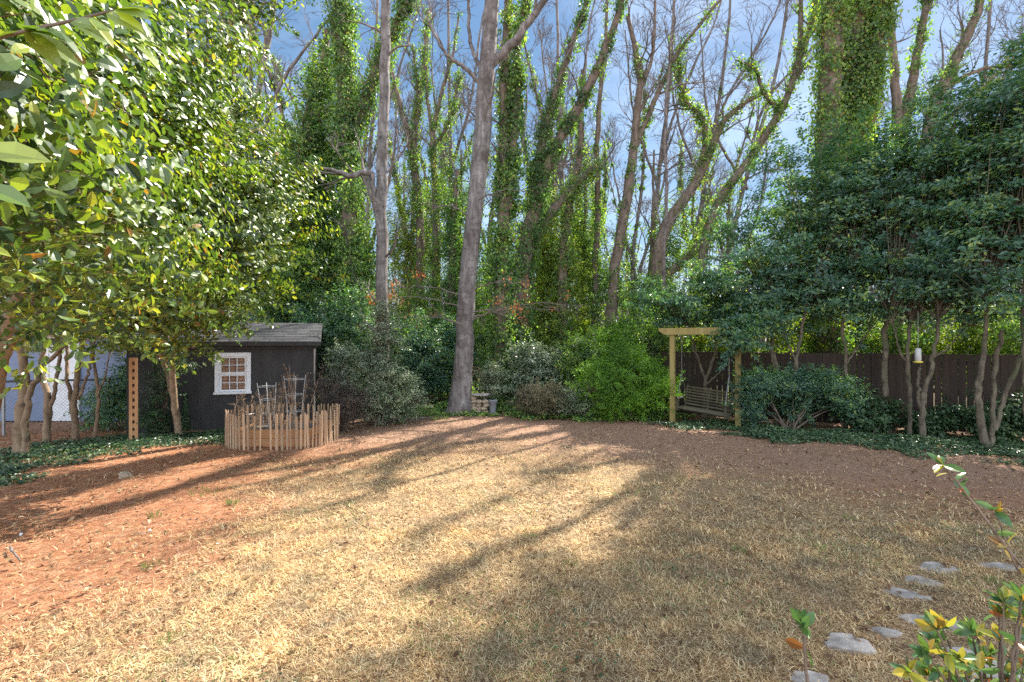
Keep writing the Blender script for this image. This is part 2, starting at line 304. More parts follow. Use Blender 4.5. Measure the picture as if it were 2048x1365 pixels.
gm = MB(); grass(380000, 2.5, 5.5, .95, 1.0); grass(330000, 4.5, 11.6, 1.15, 1.8); grass(26000, 1.0, 2.6, 1.2, 1.2)
tag(gm.build('grass', M['straw']), 'dormant straw coloured lawn grass over bare clay', 'grass', kind='stuff')
gm = MB()
def tuft(c, n, h, spread, mbx, wmul=1):
    th = rng.uniform(0, 2 * np.pi, n); rad = np.sqrt(rng.random(n)) * spread
    p = np.stack([c[0] + rad * np.cos(th), c[1] + rad * np.sin(th), 0 * th], -1); a = rng.uniform(0, .55, n)
    d = np.stack([np.cos(th) * np.sin(a), np.sin(th) * np.sin(a), np.cos(a)], -1); L = rng.uniform(.5, 1, n) * h
    leaves(mbx, p, np.cross(d, rng.normal(size=(n, 3))), L, .06 * wmul, 'd', dirv=d, fold=0, droop=.05)
for (px, py, n, h) in [(302, 1136, 40, .09), (309, 1036, 40, .1), (465, 1010, 45, .12), (420, 985, 45, .12), (335, 1285, 50, .08), (620, 1200, 60, .06), (1060, 1075, 50, .07), (1140, 1130, 50, .06),
                       (1110, 1190, 60, .05), (640, 1160, 50, .06), (1480, 1105, 60, .08), (960, 1150, 60, .05), (880, 840, 60, .2), (850, 832, 80, .25), (835, 836, 60, .2), (1100, 830, 40, .1), (700, 1010, 60, .06), (1350, 960, 70, .07), (1700, 1040, 60, .07), (1640, 1100, 60, .07), (1880, 1090, 70, .07), (1990, 1170, 70, .08), (1240, 1290, 60, .05)]:
    tuft(G(px, py), n, h, .07 if py > 1000 else .25, gm, 1.3)
tag(gm.build('green_grass_tufts', M['greengrass']), 'small green tufts sprouting through the straw lawn and clay', 'grass', kind='stuff')
# clover / weeds low
lm = MB(); n = 5200; y = rng.uniform(2.6, 9, n); x = rng.uniform(-1, 1, n) * y * 1.1
k = (np.sin(x * 1.9 + 1) * np.sin(y * 2.2 + .7 * x) > .55) & (grassy(x, y) > .3); x, y = x[k], y[k]; n = len(x)
leaves(lm, np.stack([x, y, rng.uniform(.02, .045, n)], -1), rv(n) * .5 + A([0, 0, 1]), rng.uniform(.015, .03, n), .9)
tag(lm.build('clover_weeds', M['ground_ivy']), 'low clover and weeds spreading in patches through the lawn', 'weeds', kind='stuff')
lm = MB(); n = 17000; y = rng.uniform(2.5, 14.5, n); x = rng.uniform(-1, 1, n) * (y * 1.08)
dens = np.where(y > 8, 1.0, .4) * np.where((x < -5) | (x > 5.5), 1.6, .8); k = rng.random(n) < dens; x, y = x[k], y[k]; n = len(x)
leaves(lm, np.stack([x, y, gz(x, y) + rng.uniform(.01, .05, n)], -1), rv(n) * .5 + A([0, 0, 1]), rng.uniform(.02, .065, n), .6, 'o', fold=.4, droop=.3)
tag(lm.build('fallen_leaves', M['brownleaf']), 'dry fallen leaves scattered over clay and lawn', 'leaf litter', kind='stuff')
lm = MB(); n = 9000; y = rng.uniform(2.6, 12.5, n); x = rng.uniform(-1, 1, n) * (y * 1.08); k = rng.random(n) < 1 - .6 * grassy(x, y); x, y = x[k], y[k]; n = len(x)
th = rng.uniform(0, 2 * np.pi, n); L = rng.uniform(.03, .16, n); p = np.stack([x, y, gz(x, y) + .012], -1); e = p + np.stack([np.cos(th) * L, np.sin(th) * L, .01 * rng.random(n)], -1)
lm.tubes(np.stack([p, (p + e) / 2 + rng.normal(size=(n, 3)) * .004, e], 1), np.repeat(rng.uniform(.0008, .0032, n)[:, None], 3, 1), 3)
tag(lm.build('fallen_twigs', M['twig_dry']), 'small broken twigs scattered on bare clay', 'twigs', kind='stuff')

def groundcover(name, label, pts, n, h, mt, size=(.035, .065)):
    # patch polygons given as ellipses (cx, cy, rx, ry) in metres
    mbx = MB()
    for (cx, cy, rx, ry, wgt) in pts:
        k = int(n * wgt); a = rng.uniform(0, 2 * np.pi, k); r_ = np.sqrt(rng.random(k)) * (1 + .18 * np.sin(5 * a) + .12 * np.sin(9 * a + 2))
        x = cx + rx * r_ * np.cos(a); y = cy + ry * r_ * np.sin(a)
        z = rng.random(k) * h * (1.1 - .7 * np.clip(r_, 0, 1)) * (.6 + .4 * np.sin(4 * x) * np.sin(3.3 * y)) + .015
        leaves(mbx, np.stack([x, y, np.abs(z)], -1), rv(k) * .55 + A([0, -.25, 1]), rng.uniform(*size, k), .85, 'd', fold=.3)
    return tag(mbx.build(name, mt), label, 'ground cover', kind='stuff')
groundcover('ivy_ground_cover', 'low ivy and weeds spreading under the tan trunks at left', [(-9.0, 8.2, 1.5, 1.3, .35), (-8.2, 9.6, 1.4, .8, .2), (-7.0, 10.3, 1.6, .7, .3), (-5.6, 11.0, 1.2, .5, .12), (-8.1, 7.1, .9, .7, .15)], 15000, .13, M['ground_ivy'])
groundcover('ivy_under_hedge', 'dark ivy carpet under the hedge trees and swing at right', [(4.9, 11.9, 1.3, .6, .14), (6.6, 10.6, 1.6, .7, .25), (8.6, 9.6, 1.9, 1.0, .4), (10.6, 8.6, 1.8, 1.0, .25), (5.9, 11.2, .7, .4, .1), (9.5, 8.0, 1.2, .5, .1)], 19000, .2, M['ground_ivy'])
groundcover('undergrowth', 'tangled ivy and low growth at the foot of the woods', [(0, 14.8, 4.5, .7, .2), (-3, 14.2, 3, .9, .2), (1.2, 13.4, 1.2, .5, .1), (3, 13.2, 1.8, .6, .15), (-4.5, 19, 6, 3.5, .3), (4.5, 19, 6, 3.5, .3), (0, 22, 7, 4, .3)], 26000, .35, M['ivy'], (.06, .1))

# ---------------------------------------------------------------- stepping stones
def flag(px, py, w_, d_, rz, label):
    c = G(px, py); n = 11; a = np.sort(rng.uniform(0, 2 * np.pi, n) * .25 + np.arange(n) * 2 * np.pi / n * .99)
    r_ = 1 + rng.uniform(-.2, .14, n); w_, d_ = w_ * .86, d_ * .8; x = w_ / 2 * r_ * np.cos(a); y = d_ / 2 * r_ * np.sin(a); ca, sa = math.cos(rz), math.sin(rz); x, y = x * ca - y * sa + c[0], x * sa + y * ca + c[1]
    mbx = MB(); lo = np.stack([x, y, 0 * x - .03], -1); hi = np.stack([x, y, 0 * x + .008 + rng.uniform(-.003, .003, n)], -1); cc = A([[x.mean(), y.mean(), .014]])
    inn = hi * .93 + cc * .07; inn[:, 2] = .014 + rng.uniform(-.003, .003, n)
    v = np.concatenate([lo, hi, inn, cc]); k = np.arange(n); k2 = (k + 1) % n
    mbx.add(v, np.stack([k, k2, k2 + n, k + n], -1)); mbx.f.append(np.stack([k + n, k2 + n, k2 + 2 * n, k + 2 * n], -1)); mbx.f.append(np.stack([k + 2 * n, k2 + 2 * n, 0 * k + 3 * n], -1))
    for _ in range(2): mbx.v.append(np.zeros((0, 3))); mbx.r.append(np.zeros(0)); mbx.m.append(0)
    tag(center(mbx.build('stepping_stone', M['stone'])), label, 'stepping stone', 'flat stepping stones in the lawn')
for a_ in [(1870, 1137, .52, .3, -.1, 'wide grey flagstone, farthest back of the stepping stones in the grass'), (1845, 1165, .42, .26, -.6, 'narrow slanting flagstone just in front of the farthest wide one'),
           (1820, 1192, .48, .24, -.6, 'slanting flagstone third from the back in the grass'), (1868, 1245, .56, .26, -.35, 'long pale flagstone beside the orange leaved shrub'),
           (1700, 1288, .42, .27, -.25, 'grey flagstone beside the single upright leafy stem'), (1775, 1265, .2, .12, -.3, 'smallest broken piece of flagstone in the grass'),
           (2005, 1136, .52, .24, -.15, 'flagstone at the right edge behind the arching branch'), (1945, 1318, .5, .3, -.3, 'flagstone half hidden under the orange leaved shrub'), (1990, 1352, .45, .26, -.3, 'flagstone at the bottom right corner under the shrub'), (1625, 1362, .3, .2, 0, 'flagstone cut by the bottom edge near the single leafy stem')]: flag(*a_)
# a few sticks and a rock on the clay
def stick(pts, r_, label):
    q_, r2 = smooth_line(pts, [r_] * len(pts), 8, .004); mbx = MB(); mbx.tubes(q_, r2 * np.linspace(1, .6, 8), 6, rough=.1); tag(center(mbx.build('stick', M['twig'], smooth=True)), label, 'stick')
stick([G(20, 1100) + [0, 0, .03], G(28, 1112) + [0, 0, .035], G(40, 1126) + [0, 0, .02]], .012, 'short dark stick lying on red clay at the left edge')
stick([G(735, 846) + [0, 0, .04], G(800, 842) + [0, 0, .05], G(866, 838) + [0, 0, .04]], .03, 'long thin log lying on clay left of the main trunk')
def rock(c, r_, name, label, cat, mt, group=None, parent=None, flat=.6):
    th, ph = np.meshgrid(np.linspace(0, 2 * np.pi, 10)[:-1], np.linspace(.25, np.pi - .25, 5)); k = 1 + rng.uniform(-.18, .18, th.shape)
    v = np.stack([r_[0] * k * np.cos(th) * np.sin(ph) ** .6, r_[1] * k * np.sin(th) * np.sin(ph) ** .6, r_[2] * k ** .3 * np.cos(ph) * 1.2], -1).reshape(-1, 3)
    f = [[a * 9 + b, a * 9 + (b + 1) % 9, a * 9 + 9 + (b + 1) % 9, a * 9 + 9 + b] for a in range(4) for b in range(9)]
    mbx = MB(); mbx.add(v + c, f); mbx.v.append(A([c + [0, 0, r_[2] * 1.18], c - [0, 0, r_[2] * 1.18]])); mbx.r.append(A([.5, .5])); mbx.m.append(0)
    mbx.f.append(A([[45, b, (b + 1) % 9][::1] for b in range(9)] + [[46, 36 + (b + 1) % 9, 36 + b] for b in range(9)])); mbx.n += 2
    o = mbx.build(name, mt, parent)
    if not parent: tag(center(o), label, cat, group)
    return o
rock(G(42, 1072) + [0, 0, .02], (.018, .015, .013), 'pebble', 'white pebble on red clay above the short stick', 'pebble', M['white'])
rock(G(300, 1063) + [0, 0, .015], (.014, .012, .01), 'pebble', 'small white pebble alone on the clay between two green tufts', 'pebble', M['white'])
rock(G(250, 955) + [0, 0, .03], (.1, .07, .05), 'stone', 'reddish stone on the clay left of the picket ring', 'stone', M['rock'])

# ---------------------------------------------------------------- shed
th0 = R(20); fr = A([math.cos(th0), math.sin(th0), 0]); dp = A([-math.sin(th0), math.cos(th0), 0]); C0 = A([-5.0, 12.2, 0])   # front right corner
def S(u, v, z): return C0 + fr * u + dp * v + A([0, 0, z])            # u along front (negative = left), v depth
shed = thing('garden_shed', C0, 'dark brown wooden shed with shingled roof and one white window', 'shed')
m, t, b = mat('dark shed paint'); c = ramp(t, [(.3, (.026, .025, .025)), (.7, (.046, .044, .043))], noise(t, 5, 5, .6, (1, 1, .3))); t.links.new(c, b.inputs['Base Color']); b.inputs['Roughness'].default_value = .8; M['shed'] = m
m, t, b = mat('grey shingles'); n_ = noise(t, 26, 4); c = ramp(t, [(.3, (.022, .024, .028)), (.7, (.06, .063, .07))], n_); c = mixc(t, c, ramp(t, [(0, (.6, .6, .62)), (1, (1.4, 1.35, 1.3))], attr(t)), 1.0, 'MULTIPLY'); t.links.new(c, b.inputs['Base Color']); b.inputs['Roughness'].default_value = .9; bump(t, b, n_, .6, .01); M['shingle'] = m
LW, DW, HW = 3.9, 3.0, 2.02
mbx = MB()
U0, U1, Z0, Z1 = -2.17, -1.41, .83, 1.82
def wallbox(u0, u1, z0, z1, v=0.0, th=.05, mbx=None): mbx.box(S((u0 + u1) / 2, v + th / 2, (z0 + z1) / 2), (u1 - u0, th, z1 - z0), th0, r=.5)
wallbox(-LW, U0, 0, HW, mbx=mbx); wallbox(U1, 0, 0, HW, mbx=mbx); wallbox(U0, U1, 0, Z0, mbx=mbx); wallbox(U0, U1, Z1, HW, mbx=mbx)
mbx.box(S(-LW + .025, DW / 2 + .03, HW / 2), (.05, DW - .05, HW), th0, r=.5); mbx.box(S(-.025, DW / 2 + .03, HW / 2), (.05, DW - .05, HW), th0, r=.5); mbx.box(S(-LW / 2, DW, HW / 2), (LW - .1, .05, HW), th0, r=.5)
for s_ in (-LW + .03, -.03):   # gable triangles
    a_, b_, c_ = S(s_, .05, HW), S(s_, DW - .05, HW), S(s_, DW / 2, 2.5); d_ = fr * .02
    mbx.add([a_ - d_, b_ - d_, c_ - d_, a_ + d_, b_ + d_, c_ + d_], [[0, 1, 2], [3, 5, 4]])
mbx.build('wall', M['shed'], shed)
mbx = MB()
u = -LW + .2
while u < -.1:   # vertical battens reading as siding seams
    if not (U0 - .1 < u < U1 + .1): mbx.box(S(u, -.004, HW / 2), (.018, .009, HW - .02), th0, r=.1)
    else:
        mbx.box(S(u, -.004, (Z0 - .12) / 2), (.018, .009, Z0 - .14), th0, r=.1)
    u += .305
mbx.build('siding_seams', M['black'], shed)
mbx = MB(); mbx.box(S(-LW / 2, -.02, HW - .06), (LW + .1, .03, .12), th0, r=.3); mbx.box(S(-LW / 2, -.16, HW + .012), (LW + .34, .03, .09), th0, r=.3); mbx.build('fascia', M['shed'], shed)
mbx = MB()
RZ = 2.6
for side in (0, 1):
    n_c = 12; 
    for k in range(n_c):
        t0, t1 = k / n_c, (k + 1.25) / n_c; t1 = min(t1, 1.0)
        uu = -LW - .17
        while uu < .17:
            wd = rng.uniform(.25, .36); u2 = min(uu + wd, .17)
            def q(u_, t_, lift): 
                v_ = -.18 + (DW / 2 + .18) * t_ if side == 0 else DW + .18 - (DW / 2 + .18) * t_
                return S(u_, v_, HW + .055 + (RZ - HW - .06) * t_ + lift)
            l1 = .014 + rng.uniform(0, .004)
            p = [q(uu + .003, t0, l1), q(u2 - .003, t0, l1), q(u2 - .003, t1, .004), q(uu + .003, t1, .004), q(uu + .003, t0, -.005), q(u2 - .003, t0, -.005)]
            mbx.add(p, [[0, 1, 2, 3], [4, 5, 1, 0]] if side == 0 else [[0, 3, 2, 1], [4, 0, 1, 5]]); uu = u2
rf = mbx.build('roof', M['shingle'], shed)
mbx = MB()
for side in (0, 1):
    v0, v1 = (-.18, DW / 2) if side == 0 else (DW + .18, DW / 2)
    p = [S(-LW - .17, v0, HW + .03), S(.17, v0, HW + .03), S(.17, v1, RZ - .03), S(-LW - .17, v1, RZ - .03)]; q_ = [x + A([0, 0, .02]) for x in p]
    mbx.add(p + q_, [[0, 1, 2, 3], [4, 5, 6, 7], [0, 1, 5, 4], [1, 2, 6, 5], [3, 0, 4, 7]])
mbx.build('roof_deck', M['shed'], shed)
mbx = MB(); mbx.tubes([S(-1.55, .55, 2.22), S(-1.55, .55, 2.42)], [.03, .03], 8); mbx.build('vent_pipe', M['greypot'], shed)
win = MB(); fw = .085
cu, cz = (U0 + U1) / 2, (Z0 + Z1) / 2; wd, ht = U1 - U0, Z1 - Z0
win.box(S(U0 + fw / 2, -.012, cz), (fw, .05, ht), th0, r=.5); win.box(S(U1 - fw / 2, -.012, cz), (fw, .05, ht), th0, r=.5)
win.box(S(cu, -.012, Z1 - fw / 2), (wd - 2 * fw, .046, fw), th0, r=.5); win.box(S(cu, -.03, Z0 + .03), (wd + .04, .09, .05), th0, r=.5)
wo = win.build('window', M['white'], shed)
mbx = MB(); a0, a1 = U0 + fw, U1 - fw; b0, b1 = Z0 + .06, Z1 - fw; bm = (b0 + b1) / 2; w2 = a1 - a0
def sash(z0, z1, v, gx_, gz_):
    for u_ in (a0 + .025, a1 - .025): mbx.box(S(u_, v, (z0 + z1) / 2), (.05, .03, z1 - z0), th0, r=.4)
    for z_ in (z0 + .022, z1 - .022): mbx.box(S(cu, v, z_), (w2 - .1, .028, .044), th0, r=.4)
    for k in range(1, 3): mbx.box(S(a0 + .05 + (w2 - .1) * k / 3, v, (z0 + z1) / 2), (.016, .018, z1 - z0 - .09), th0, r=.4)
    mbx.box(S(cu, v - .001, (z0 + z1) / 2), (w2 - .1, .018, .016), th0, r=.4)
sash(bm, b1, .012, 3, 2); sash(b0, bm, .026, 3, 2); mbx.build('sash', M['white'], wo)
mg, t, b = mat('window glass'); b.inputs['Base Color'].default_value = (.05, .05, .05, 1); b.inputs['Roughness'].default_value = .05
tp_ = t.nodes.new('ShaderNodeBsdfTransparent'); mx_ = t.nodes.new('ShaderNodeMixShader'); mx_.inputs[0].default_value = .8; t.links.new(b.outputs[0], mx_.inputs[1]); t.links.new(tp_.outputs[0], mx_.inputs[2]); t.links.new(mx_.outputs[0], t.nodes['Material Output'].inputs[0]); M['glass'] = mg
mbx = MB(); mbx.box(S(cu, .03, (b0 + b1) / 2), (w2, .004, b1 - b0), th0); mbx.build('pane', M['glass'], wo)
mbx = MB(); 
for k in range(13): mbx.box(S(cu, .05, b0 + (k + .5) * (b1 - b0) / 13), (w2, .006, (b1 - b0) / 13 - .006), th0, tilt=.35)
mbx.build('blind', plain('salmon blind', (.75, .45, .3), .7), wo)

# ---------------------------------------------------------------- neighbour house and chain link fence
hz = thing('neighbour_house', (-13, 12.6, 0), 'pale blue house with lap siding and white trim behind the left trees', 'house')
ms = plain('blue siding', (.17, .22, .33), .6, 0, .06)
mbx = MB(); X0, X1 = -19.0, -9.95
for k in range(13): mbx.box(((X0 + X1) / 2, 12.62, .1 + k * .165), (X1 - X0, .03, .163), 0, tilt=.08, r=.5)
for k in range(13): mbx.box((X1 + .01, 15.2, .1 + k * .165), (.03, 5.0, .163), 0, r=.5)
mbx.box(((X0 + X1) / 2, 15, 1.1), (X1 - X0 - .05, 4.6, 2.2), r=.5)
mbx.build('wall', ms, hz)
mbx = MB(); 
for x_ in (-9.93, -12.1, -11.3): mbx.box((x_, 12.59, 1.12), (.12, .06, 2.24), r=.5)
mbx.box(((X0 + X1) / 2, 12.57, 2.24), (X1 - X0 + .3, .05, .16), r=.5); mbx.build('trim', M['white'], hz)
mbx = MB(); p = [(X0 - .3, 12.3, 2.3), (X1 + .3, 12.3, 2.3), (X1 - 1, 15.5, 3.4), (X0 - .3, 15.5, 3.4), (X1 + .3, 17.8, 2.3), (X0 - .3, 17.8, 2.3)]
mbx.add(p + [(a_, b_, c_ - .05) for a_, b_, c_ in p], [[0, 1, 2, 3], [3, 2, 4, 5], [6, 9, 8, 7], [0, 6, 7, 1], [4, 10, 11, 5]]); mbx.add([p[1], p[4], p[2]], [[0, 1, 2]]); mbx.build('roof', M['shingle'], hz)
mbx = MB(); mbx.box((-11.7, 12.6, 1.02), (.7, .05, 2.0), r=.5); mbx.build('door', M['white'], hz)
clf = thing('chain_link_fence', (-10, 10.6, 0), 'low chain link fence with black top rail behind the left trunks', 'fence')
fa, fb = A([-15.0, 9.6, 0]), A([-7.6, 11.9, 0])
mbx = MB(); mbx.tubes([fa + [0, 0, 1.2], fb + [0, 0, 1.2]], [.025, .025], 8); mbx.build('top_rail', M['black'], clf)
for k in range(5):
    c = fa + (fb - fa) * (k / 4); mbx = MB(); mbx.tubes([c, c + [0, 0, 1.25]], [.03, .03], 8); mbx.build('post', M['chain'], clf)
mbx = MB(); Ld = np.linalg.norm(fb - fa); dr = (fb - fa) / Ld; segs = []
nn = int(Ld / .075)
for s_ in (1, -1):
    for k in range(-16, nn + 16):
        u0 = k * .075; u1 = u0 + s_ * 1.15; zz0, zz1 = .02, 1.17
        lo_, hi_ = max(0, min(u0, u1)), min(Ld, max(u0, u1))
        if hi_ <= lo_: continue
        f_ = lambda u_: zz0 + (u_ - u0) / (u1 - u0) * (zz1 - zz0)
        segs.append([fa + dr * lo_ + [0, 0, f_(lo_)], fa + dr * hi_ + [0, 0, f_(hi_)]])
mbx.tubes(A(segs), np.full((len(segs), 2), .0022), 3); mbx.build('mesh', M['chain'], clf)

# slotted timber post
po = thing('slotted_post', G(267, 884), 'square cedar post with a column of dark slots standing on the clay', 'post')
c0 = G(267, 884); hp = 1.75; mbx = MB(); W_ = .15; pa = math.atan2(-c0[0], c0[1]); px_ = A([math.cos(pa), math.sin(pa), 0]); py_ = A([-math.sin(pa), math.cos(pa), 0])
for s_ in (-1, 1): mbx.box(c0 + px_ * s_ * (W_ / 2 - .028) + [0, 0, hp / 2], (.056, .1, hp), pa, r=.5)
for k in range(12): mbx.box(c0 + py_ * .004 + [0, 0, .04 + k * .152], (W_ - .113, .1, .085), pa, r=.4)
mbx.build('timber', M['cedar'], po)
mbx = MB(); mbx.box(c0 + py_ * .03 + [0, 0, hp / 2], (W_ - .115, .02, hp - .02), pa); mbx.build('slot_back', M['black'], po)

# ---------------------------------------------------------------- picket ring and bed
cx, cy, rx, ry = -4.78, 10.15, 1.05, .9
ring = thing('picket_fence', (cx, cy, 0), 'low ring of narrow pointed cedar pickets around the raised bed', 'fence')
np_ = 72
for k in range(np_):
    a_ = 2 * math.pi * (k + rng.uniform(-.18, .18)) / np_; q_ = lambda s_: math.copysign(abs(s_) ** .8, s_)
    x, y = cx + rx * q_(math.cos(a_)), cy + ry * q_(math.sin(a_)); w_ = rng.choice([.026, .034, .045]); h_ = rng.uniform(.64, .74); t_ = .014
    nrm_a = math.atan2(math.sin(a_) / ry, math.cos(a_) / rx) + math.pi / 2 + rng.uniform(-.08, .08); l1, l2 = rng.normal() * .02, rng.normal() * .02
    prof = [(-w_ / 2, -.02), (w_ / 2, -.02), (w_ / 2, h_ - w_ * .9), (0, h_), (-w_ / 2, h_ - w_ * .9)]
    dx, dy = math.cos(nrm_a), math.sin(nrm_a); v = []
    for s_ in (-1, 1):
        for (u_, z_) in prof: v.append((x + dx * (u_ + l1 * z_) - dy * s_ * t_ / 2 + l2 * z_ * dy, y + dy * (u_ + l1 * z_) + dx * s_ * t_ / 2 + l2 * z_ * dx, z_))
    mbx = MB(); mbx.add(v, [[0, 4, 3, 2, 1], [5, 6, 7, 8, 9]]); mbx.add(v, [[0, 1, 6, 5], [1, 2, 7, 6], [2, 3, 8, 7], [3, 4, 9, 8], [4, 0, 5, 9]], np.full(10, mbx.r[0][0]))
    mbx.build('picket', M['picketwood'], ring)
for z_ in (.2, .5):
    th = np.linspace(0, 2 * np.pi, 60); sg = lambda v_: np.sign(v_) * np.abs(v_) ** .8
    mbx = MB(); mbx.tubes(np.stack([cx + (rx - .012) * sg(np.cos(th)), cy + (ry - .012) * sg(np.sin(th)), 0 * th + z_], -1), np.full(60, .003), 4); mbx.build('wire', M['chain'], ring)
bed = thing('raised_bed', (cx, cy, 0), 'orange cedar raised planting bed inside the picket ring', 'planter')
mbx = MB(); bw, bd, bh = 1.5, 1.1, .34
for z_ in (.085, .257):
    mbx.box((cx, cy - bd / 2, z_), (bw, .035, .165)); mbx.box((cx, cy + bd / 2, z_), (bw, .035, .165)); mbx.box((cx - bw / 2 + .02, cy, z_), (.035, bd - .04, .165)); mbx.box((cx + bw / 2 - .02, cy, z_), (.035, bd - .04, .165))
mbx.build('frame', M['cedar'], bed)
mbx = MB(); xs = np.linspace(-bw / 2 + .04, bw / 2 - .04, 20); ys = np.linspace(-bd / 2 + .03, bd / 2 - .03, 14); Xb, Yb = np.meshgrid(xs, ys); Vb = np.stack([Xb + cx, Yb + cy, .29 + rng.uniform(-.015, .025, Xb.shape)], -1).reshape(-1, 3)
ii, jj = np.meshgrid(np.arange(19), np.arange(13)); q_ = (jj * 20 + ii).ravel(); mbx.add(Vb, np.stack([q_, q_ + 1, q_ + 21, q_ + 20], -1)); mbx.build('soil', M['trunk_brown'], bed)
def drystems(base, n, h, spread, name, label, wig=.25, r_=.004, lv=120, arch=.0, mt='twig_dry', lm_='brownleaf'):
    base = np.asarray(base, float); d = rv(n) * .35; d[:, 2] = 1; d = norm(d); pts = [base + np.concatenate([rng.normal(size=(n, 2)) * spread * .25, np.zeros((n, 1))], 1)]
    for k in range(7): d = d + rng.normal(size=(n, 3)) * wig * .5; d[:, 2] += .06 - arch * k * .12; d = norm(d); pts.append(pts[-1] + d * (h / 7) * rng.uniform(.7, 1.1, (n, 1)))
    Pp = np.stack(pts, 1); Pp[..., 2] = np.maximum(Pp[..., 2], .05); Rr = np.tile(np.linspace(r_, r_ * .4, 8), (n, 1)); P2, R2 = grow(Pp, Rr, 4, .3, 1, (.1 * h, .35 * h), 50, 5, .25, 0, .6, .0018)
    t_ = thing(name, base, label, 'dried plant'); mbx = MB(); mbx.tubes(Pp, Rr, 4); mbx.tubes(P2, R2, 3); mbx.build('stems', M[mt], t_)
    p, r2, q3, tn = on_lines(P2, R2, lv, False); mbx = MB(); leaves(mbx, p, rv(lv), rng.uniform(.02, .05, lv), .5); mbx.build('dry_leaves', M[lm_], t_)
drystems((cx - .75, cy - .1, .28), 34, .95, .8, 'dried_vine', 'tangled dry brown vine spilling over the left of the picket ring', .5, .004, 300, .5)
drystems((cx - .2, cy + .1, .28), 16, .95, .5, 'dried_plant', 'withered stalks between the two wire cages in the bed', .2, .005, 130)
drystems((cx + .35, cy - .1, .28), 9, 1.35, .2, 'dried_stalk', 'tallest dry seed stalk rising behind the right wire cage', .08, .006, 200)
drystems((cx + .25, cy - .6, .3), 18, .5, .6, 'dead_clump', 'dry twiggy clump poking through the front pickets', .5, .004, 100, .5)
for (dx_, s_, lb) in ((-.32, .85, 'smaller leaning white wire plant cage behind the bed at left'), (.22, 1.0, 'larger white wire plant cage standing in the middle of the bed')):
    cg = thing('plant_cage', (cx + dx_, cy, .28), lb, 'plant cage', 'white wire plant cages in the bed')
    b_ = A([cx + dx_, cy, .28])
    for k in range(4):
        a_ = k * math.pi / 2 + .5; mbx = MB(); lo = b_ + [.1 * s_ * math.cos(a_), .1 * s_ * math.sin(a_), 0]; hi = b_ + [.21 * s_ * math.cos(a_) - (.05 if s_ < 1 else 0), .21 * s_ * math.sin(a_), 1.05 * s_ + .05]
        mbx.tubes([lo, hi], [.005, .005], 5); mbx.build('upright', M['wire'], cg)
    for z_ in (.35, .7, 1.02):
        th = np.linspace(0, 2 * np.pi, 25); rr_ = (.1 + .11 * z_ / 1.05) * s_; mbx = MB(); mbx.tubes(np.stack([b_[0] - (.05 * z_ if s_ < 1 else 0) + rr_ * np.cos(th), b_[1] + rr_ * np.sin(th), b_[2] + 0 * th + z_ * s_], -1), np.full(25, .004), 4); mbx.build('hoop', M['wire'], cg)

# ---------------------------------------------------------------- swing arbor and bench
pL, pR = G(1345, 846), G(1476, 857); ax = norm((pR - pL)[None])[0]; ang = math.atan2(ax[1], ax[0]); pe = A([-ax[1], ax[0], 0]); HA = 2.3
arb = thing('swing_arbor', (pL + pR) / 2, 'timber arbor frame of two posts and a notched beam', 'arbor')
for c_ in (pL, pR):
    mbx = MB(); mbx.box(c_ + [0, 0, HA / 2], (.125, .125, HA), ang); o = mbx.build('post', M['treated'], arb); bv = o.modifiers.new('b', 'BEVEL'); bv.width = .008
for s_ in (-1, 1):
    mbx = MB(); e0, e1 = pL - ax * .32, pR + ax * .34; zt = HA + .13; prof = [(e0, zt), (e1, zt), (e1, zt - .07), (e1 - ax * .14, zt - .17), (e0 + ax * .14, zt - .17), (e0, zt - .07)]
    off = pe * s_ * .085; v = [A([p_[0], p_[1], z_]) + off + pe * .02 for p_, z_ in prof] + [A([p_[0], p_[1], z_]) + off - pe * .02 for p_, z_ in prof]
    mbx.add(v, [[0, 1, 2, 3, 4, 5], [11, 10, 9, 8, 7, 6]]); mbx.add(v, [[k, (k + 1) % 6, (k + 1) % 6 + 6, k + 6] for k in range(6)]); mbx.build('beam', M['treated'], arb)
# bench: local frame along ax, centre, swung a little
bc = (pL + pR) / 2 + A([0, 0, .0]) + pe * .02; a2_ = ang - R(13); bx = A([math.cos(a2_), math.sin(a2_), 0]); pb = A([-math.sin(a2_), math.cos(a2_), 0]); zS = .36; BW = 1.22
def B(u, v, z): return bc + bx * u + pb * v + A([0, 0, z + -.08 * u])
bn = thing('porch_swing', B(0, 0, zS), 'slatted wooden bench swing hanging by chains under the arbor', 'swing')
slope = -.05
def bbox(mbx, u, v, z, su, sv, sz, tilt=0): mbx.box(B(u, v, z), (su, sv, sz), ang, tilt)
def part(nm, fn): mbx = MB(); fn(mbx); return mbx.build(nm, M['benchwood'], bn)
for k in range(6): part('seat_slat', lambda mb_: mb_.tubes([B(-BW / 2, -.22 + k * .075, zS), B(BW / 2, -.22 + k * .075, zS)], [.03, .03], 4))
for k in range(7): part('back_slat', lambda mb_: mb_.tubes([B(-BW / 2 + .02, .2 + k * .02, zS + .08 + k * .07), B(BW / 2 - .02, .2 + k * .02, zS + .08 + k * .07)], [.024, .024], 4))
for u_ in (-BW / 2 + .04, 0, BW / 2 - .04): part('back_stile', lambda mb_: mb_.tubes([B(u_, .2, zS - .05), B(u_, .36, zS + .55)], [.03, .03], 4))
for u_ in (-BW / 2 + .02, BW / 2 - .02):
    part('arm', lambda mb_: mb_.tubes([B(u_, -.27, zS + .24), B(u_, .27, zS + .26)], [.035, .035], 4)); part('arm_post', lambda mb_: mb_.tubes([B(u_, -.22, zS - .06), B(u_, -.22, zS + .24)], [.04, .04], 4))
    part('seat_rail', lambda mb_: mb_.tubes([B(u_, -.26, zS - .05), B(u_, .24, zS - .05)], [.035, .035], 4))
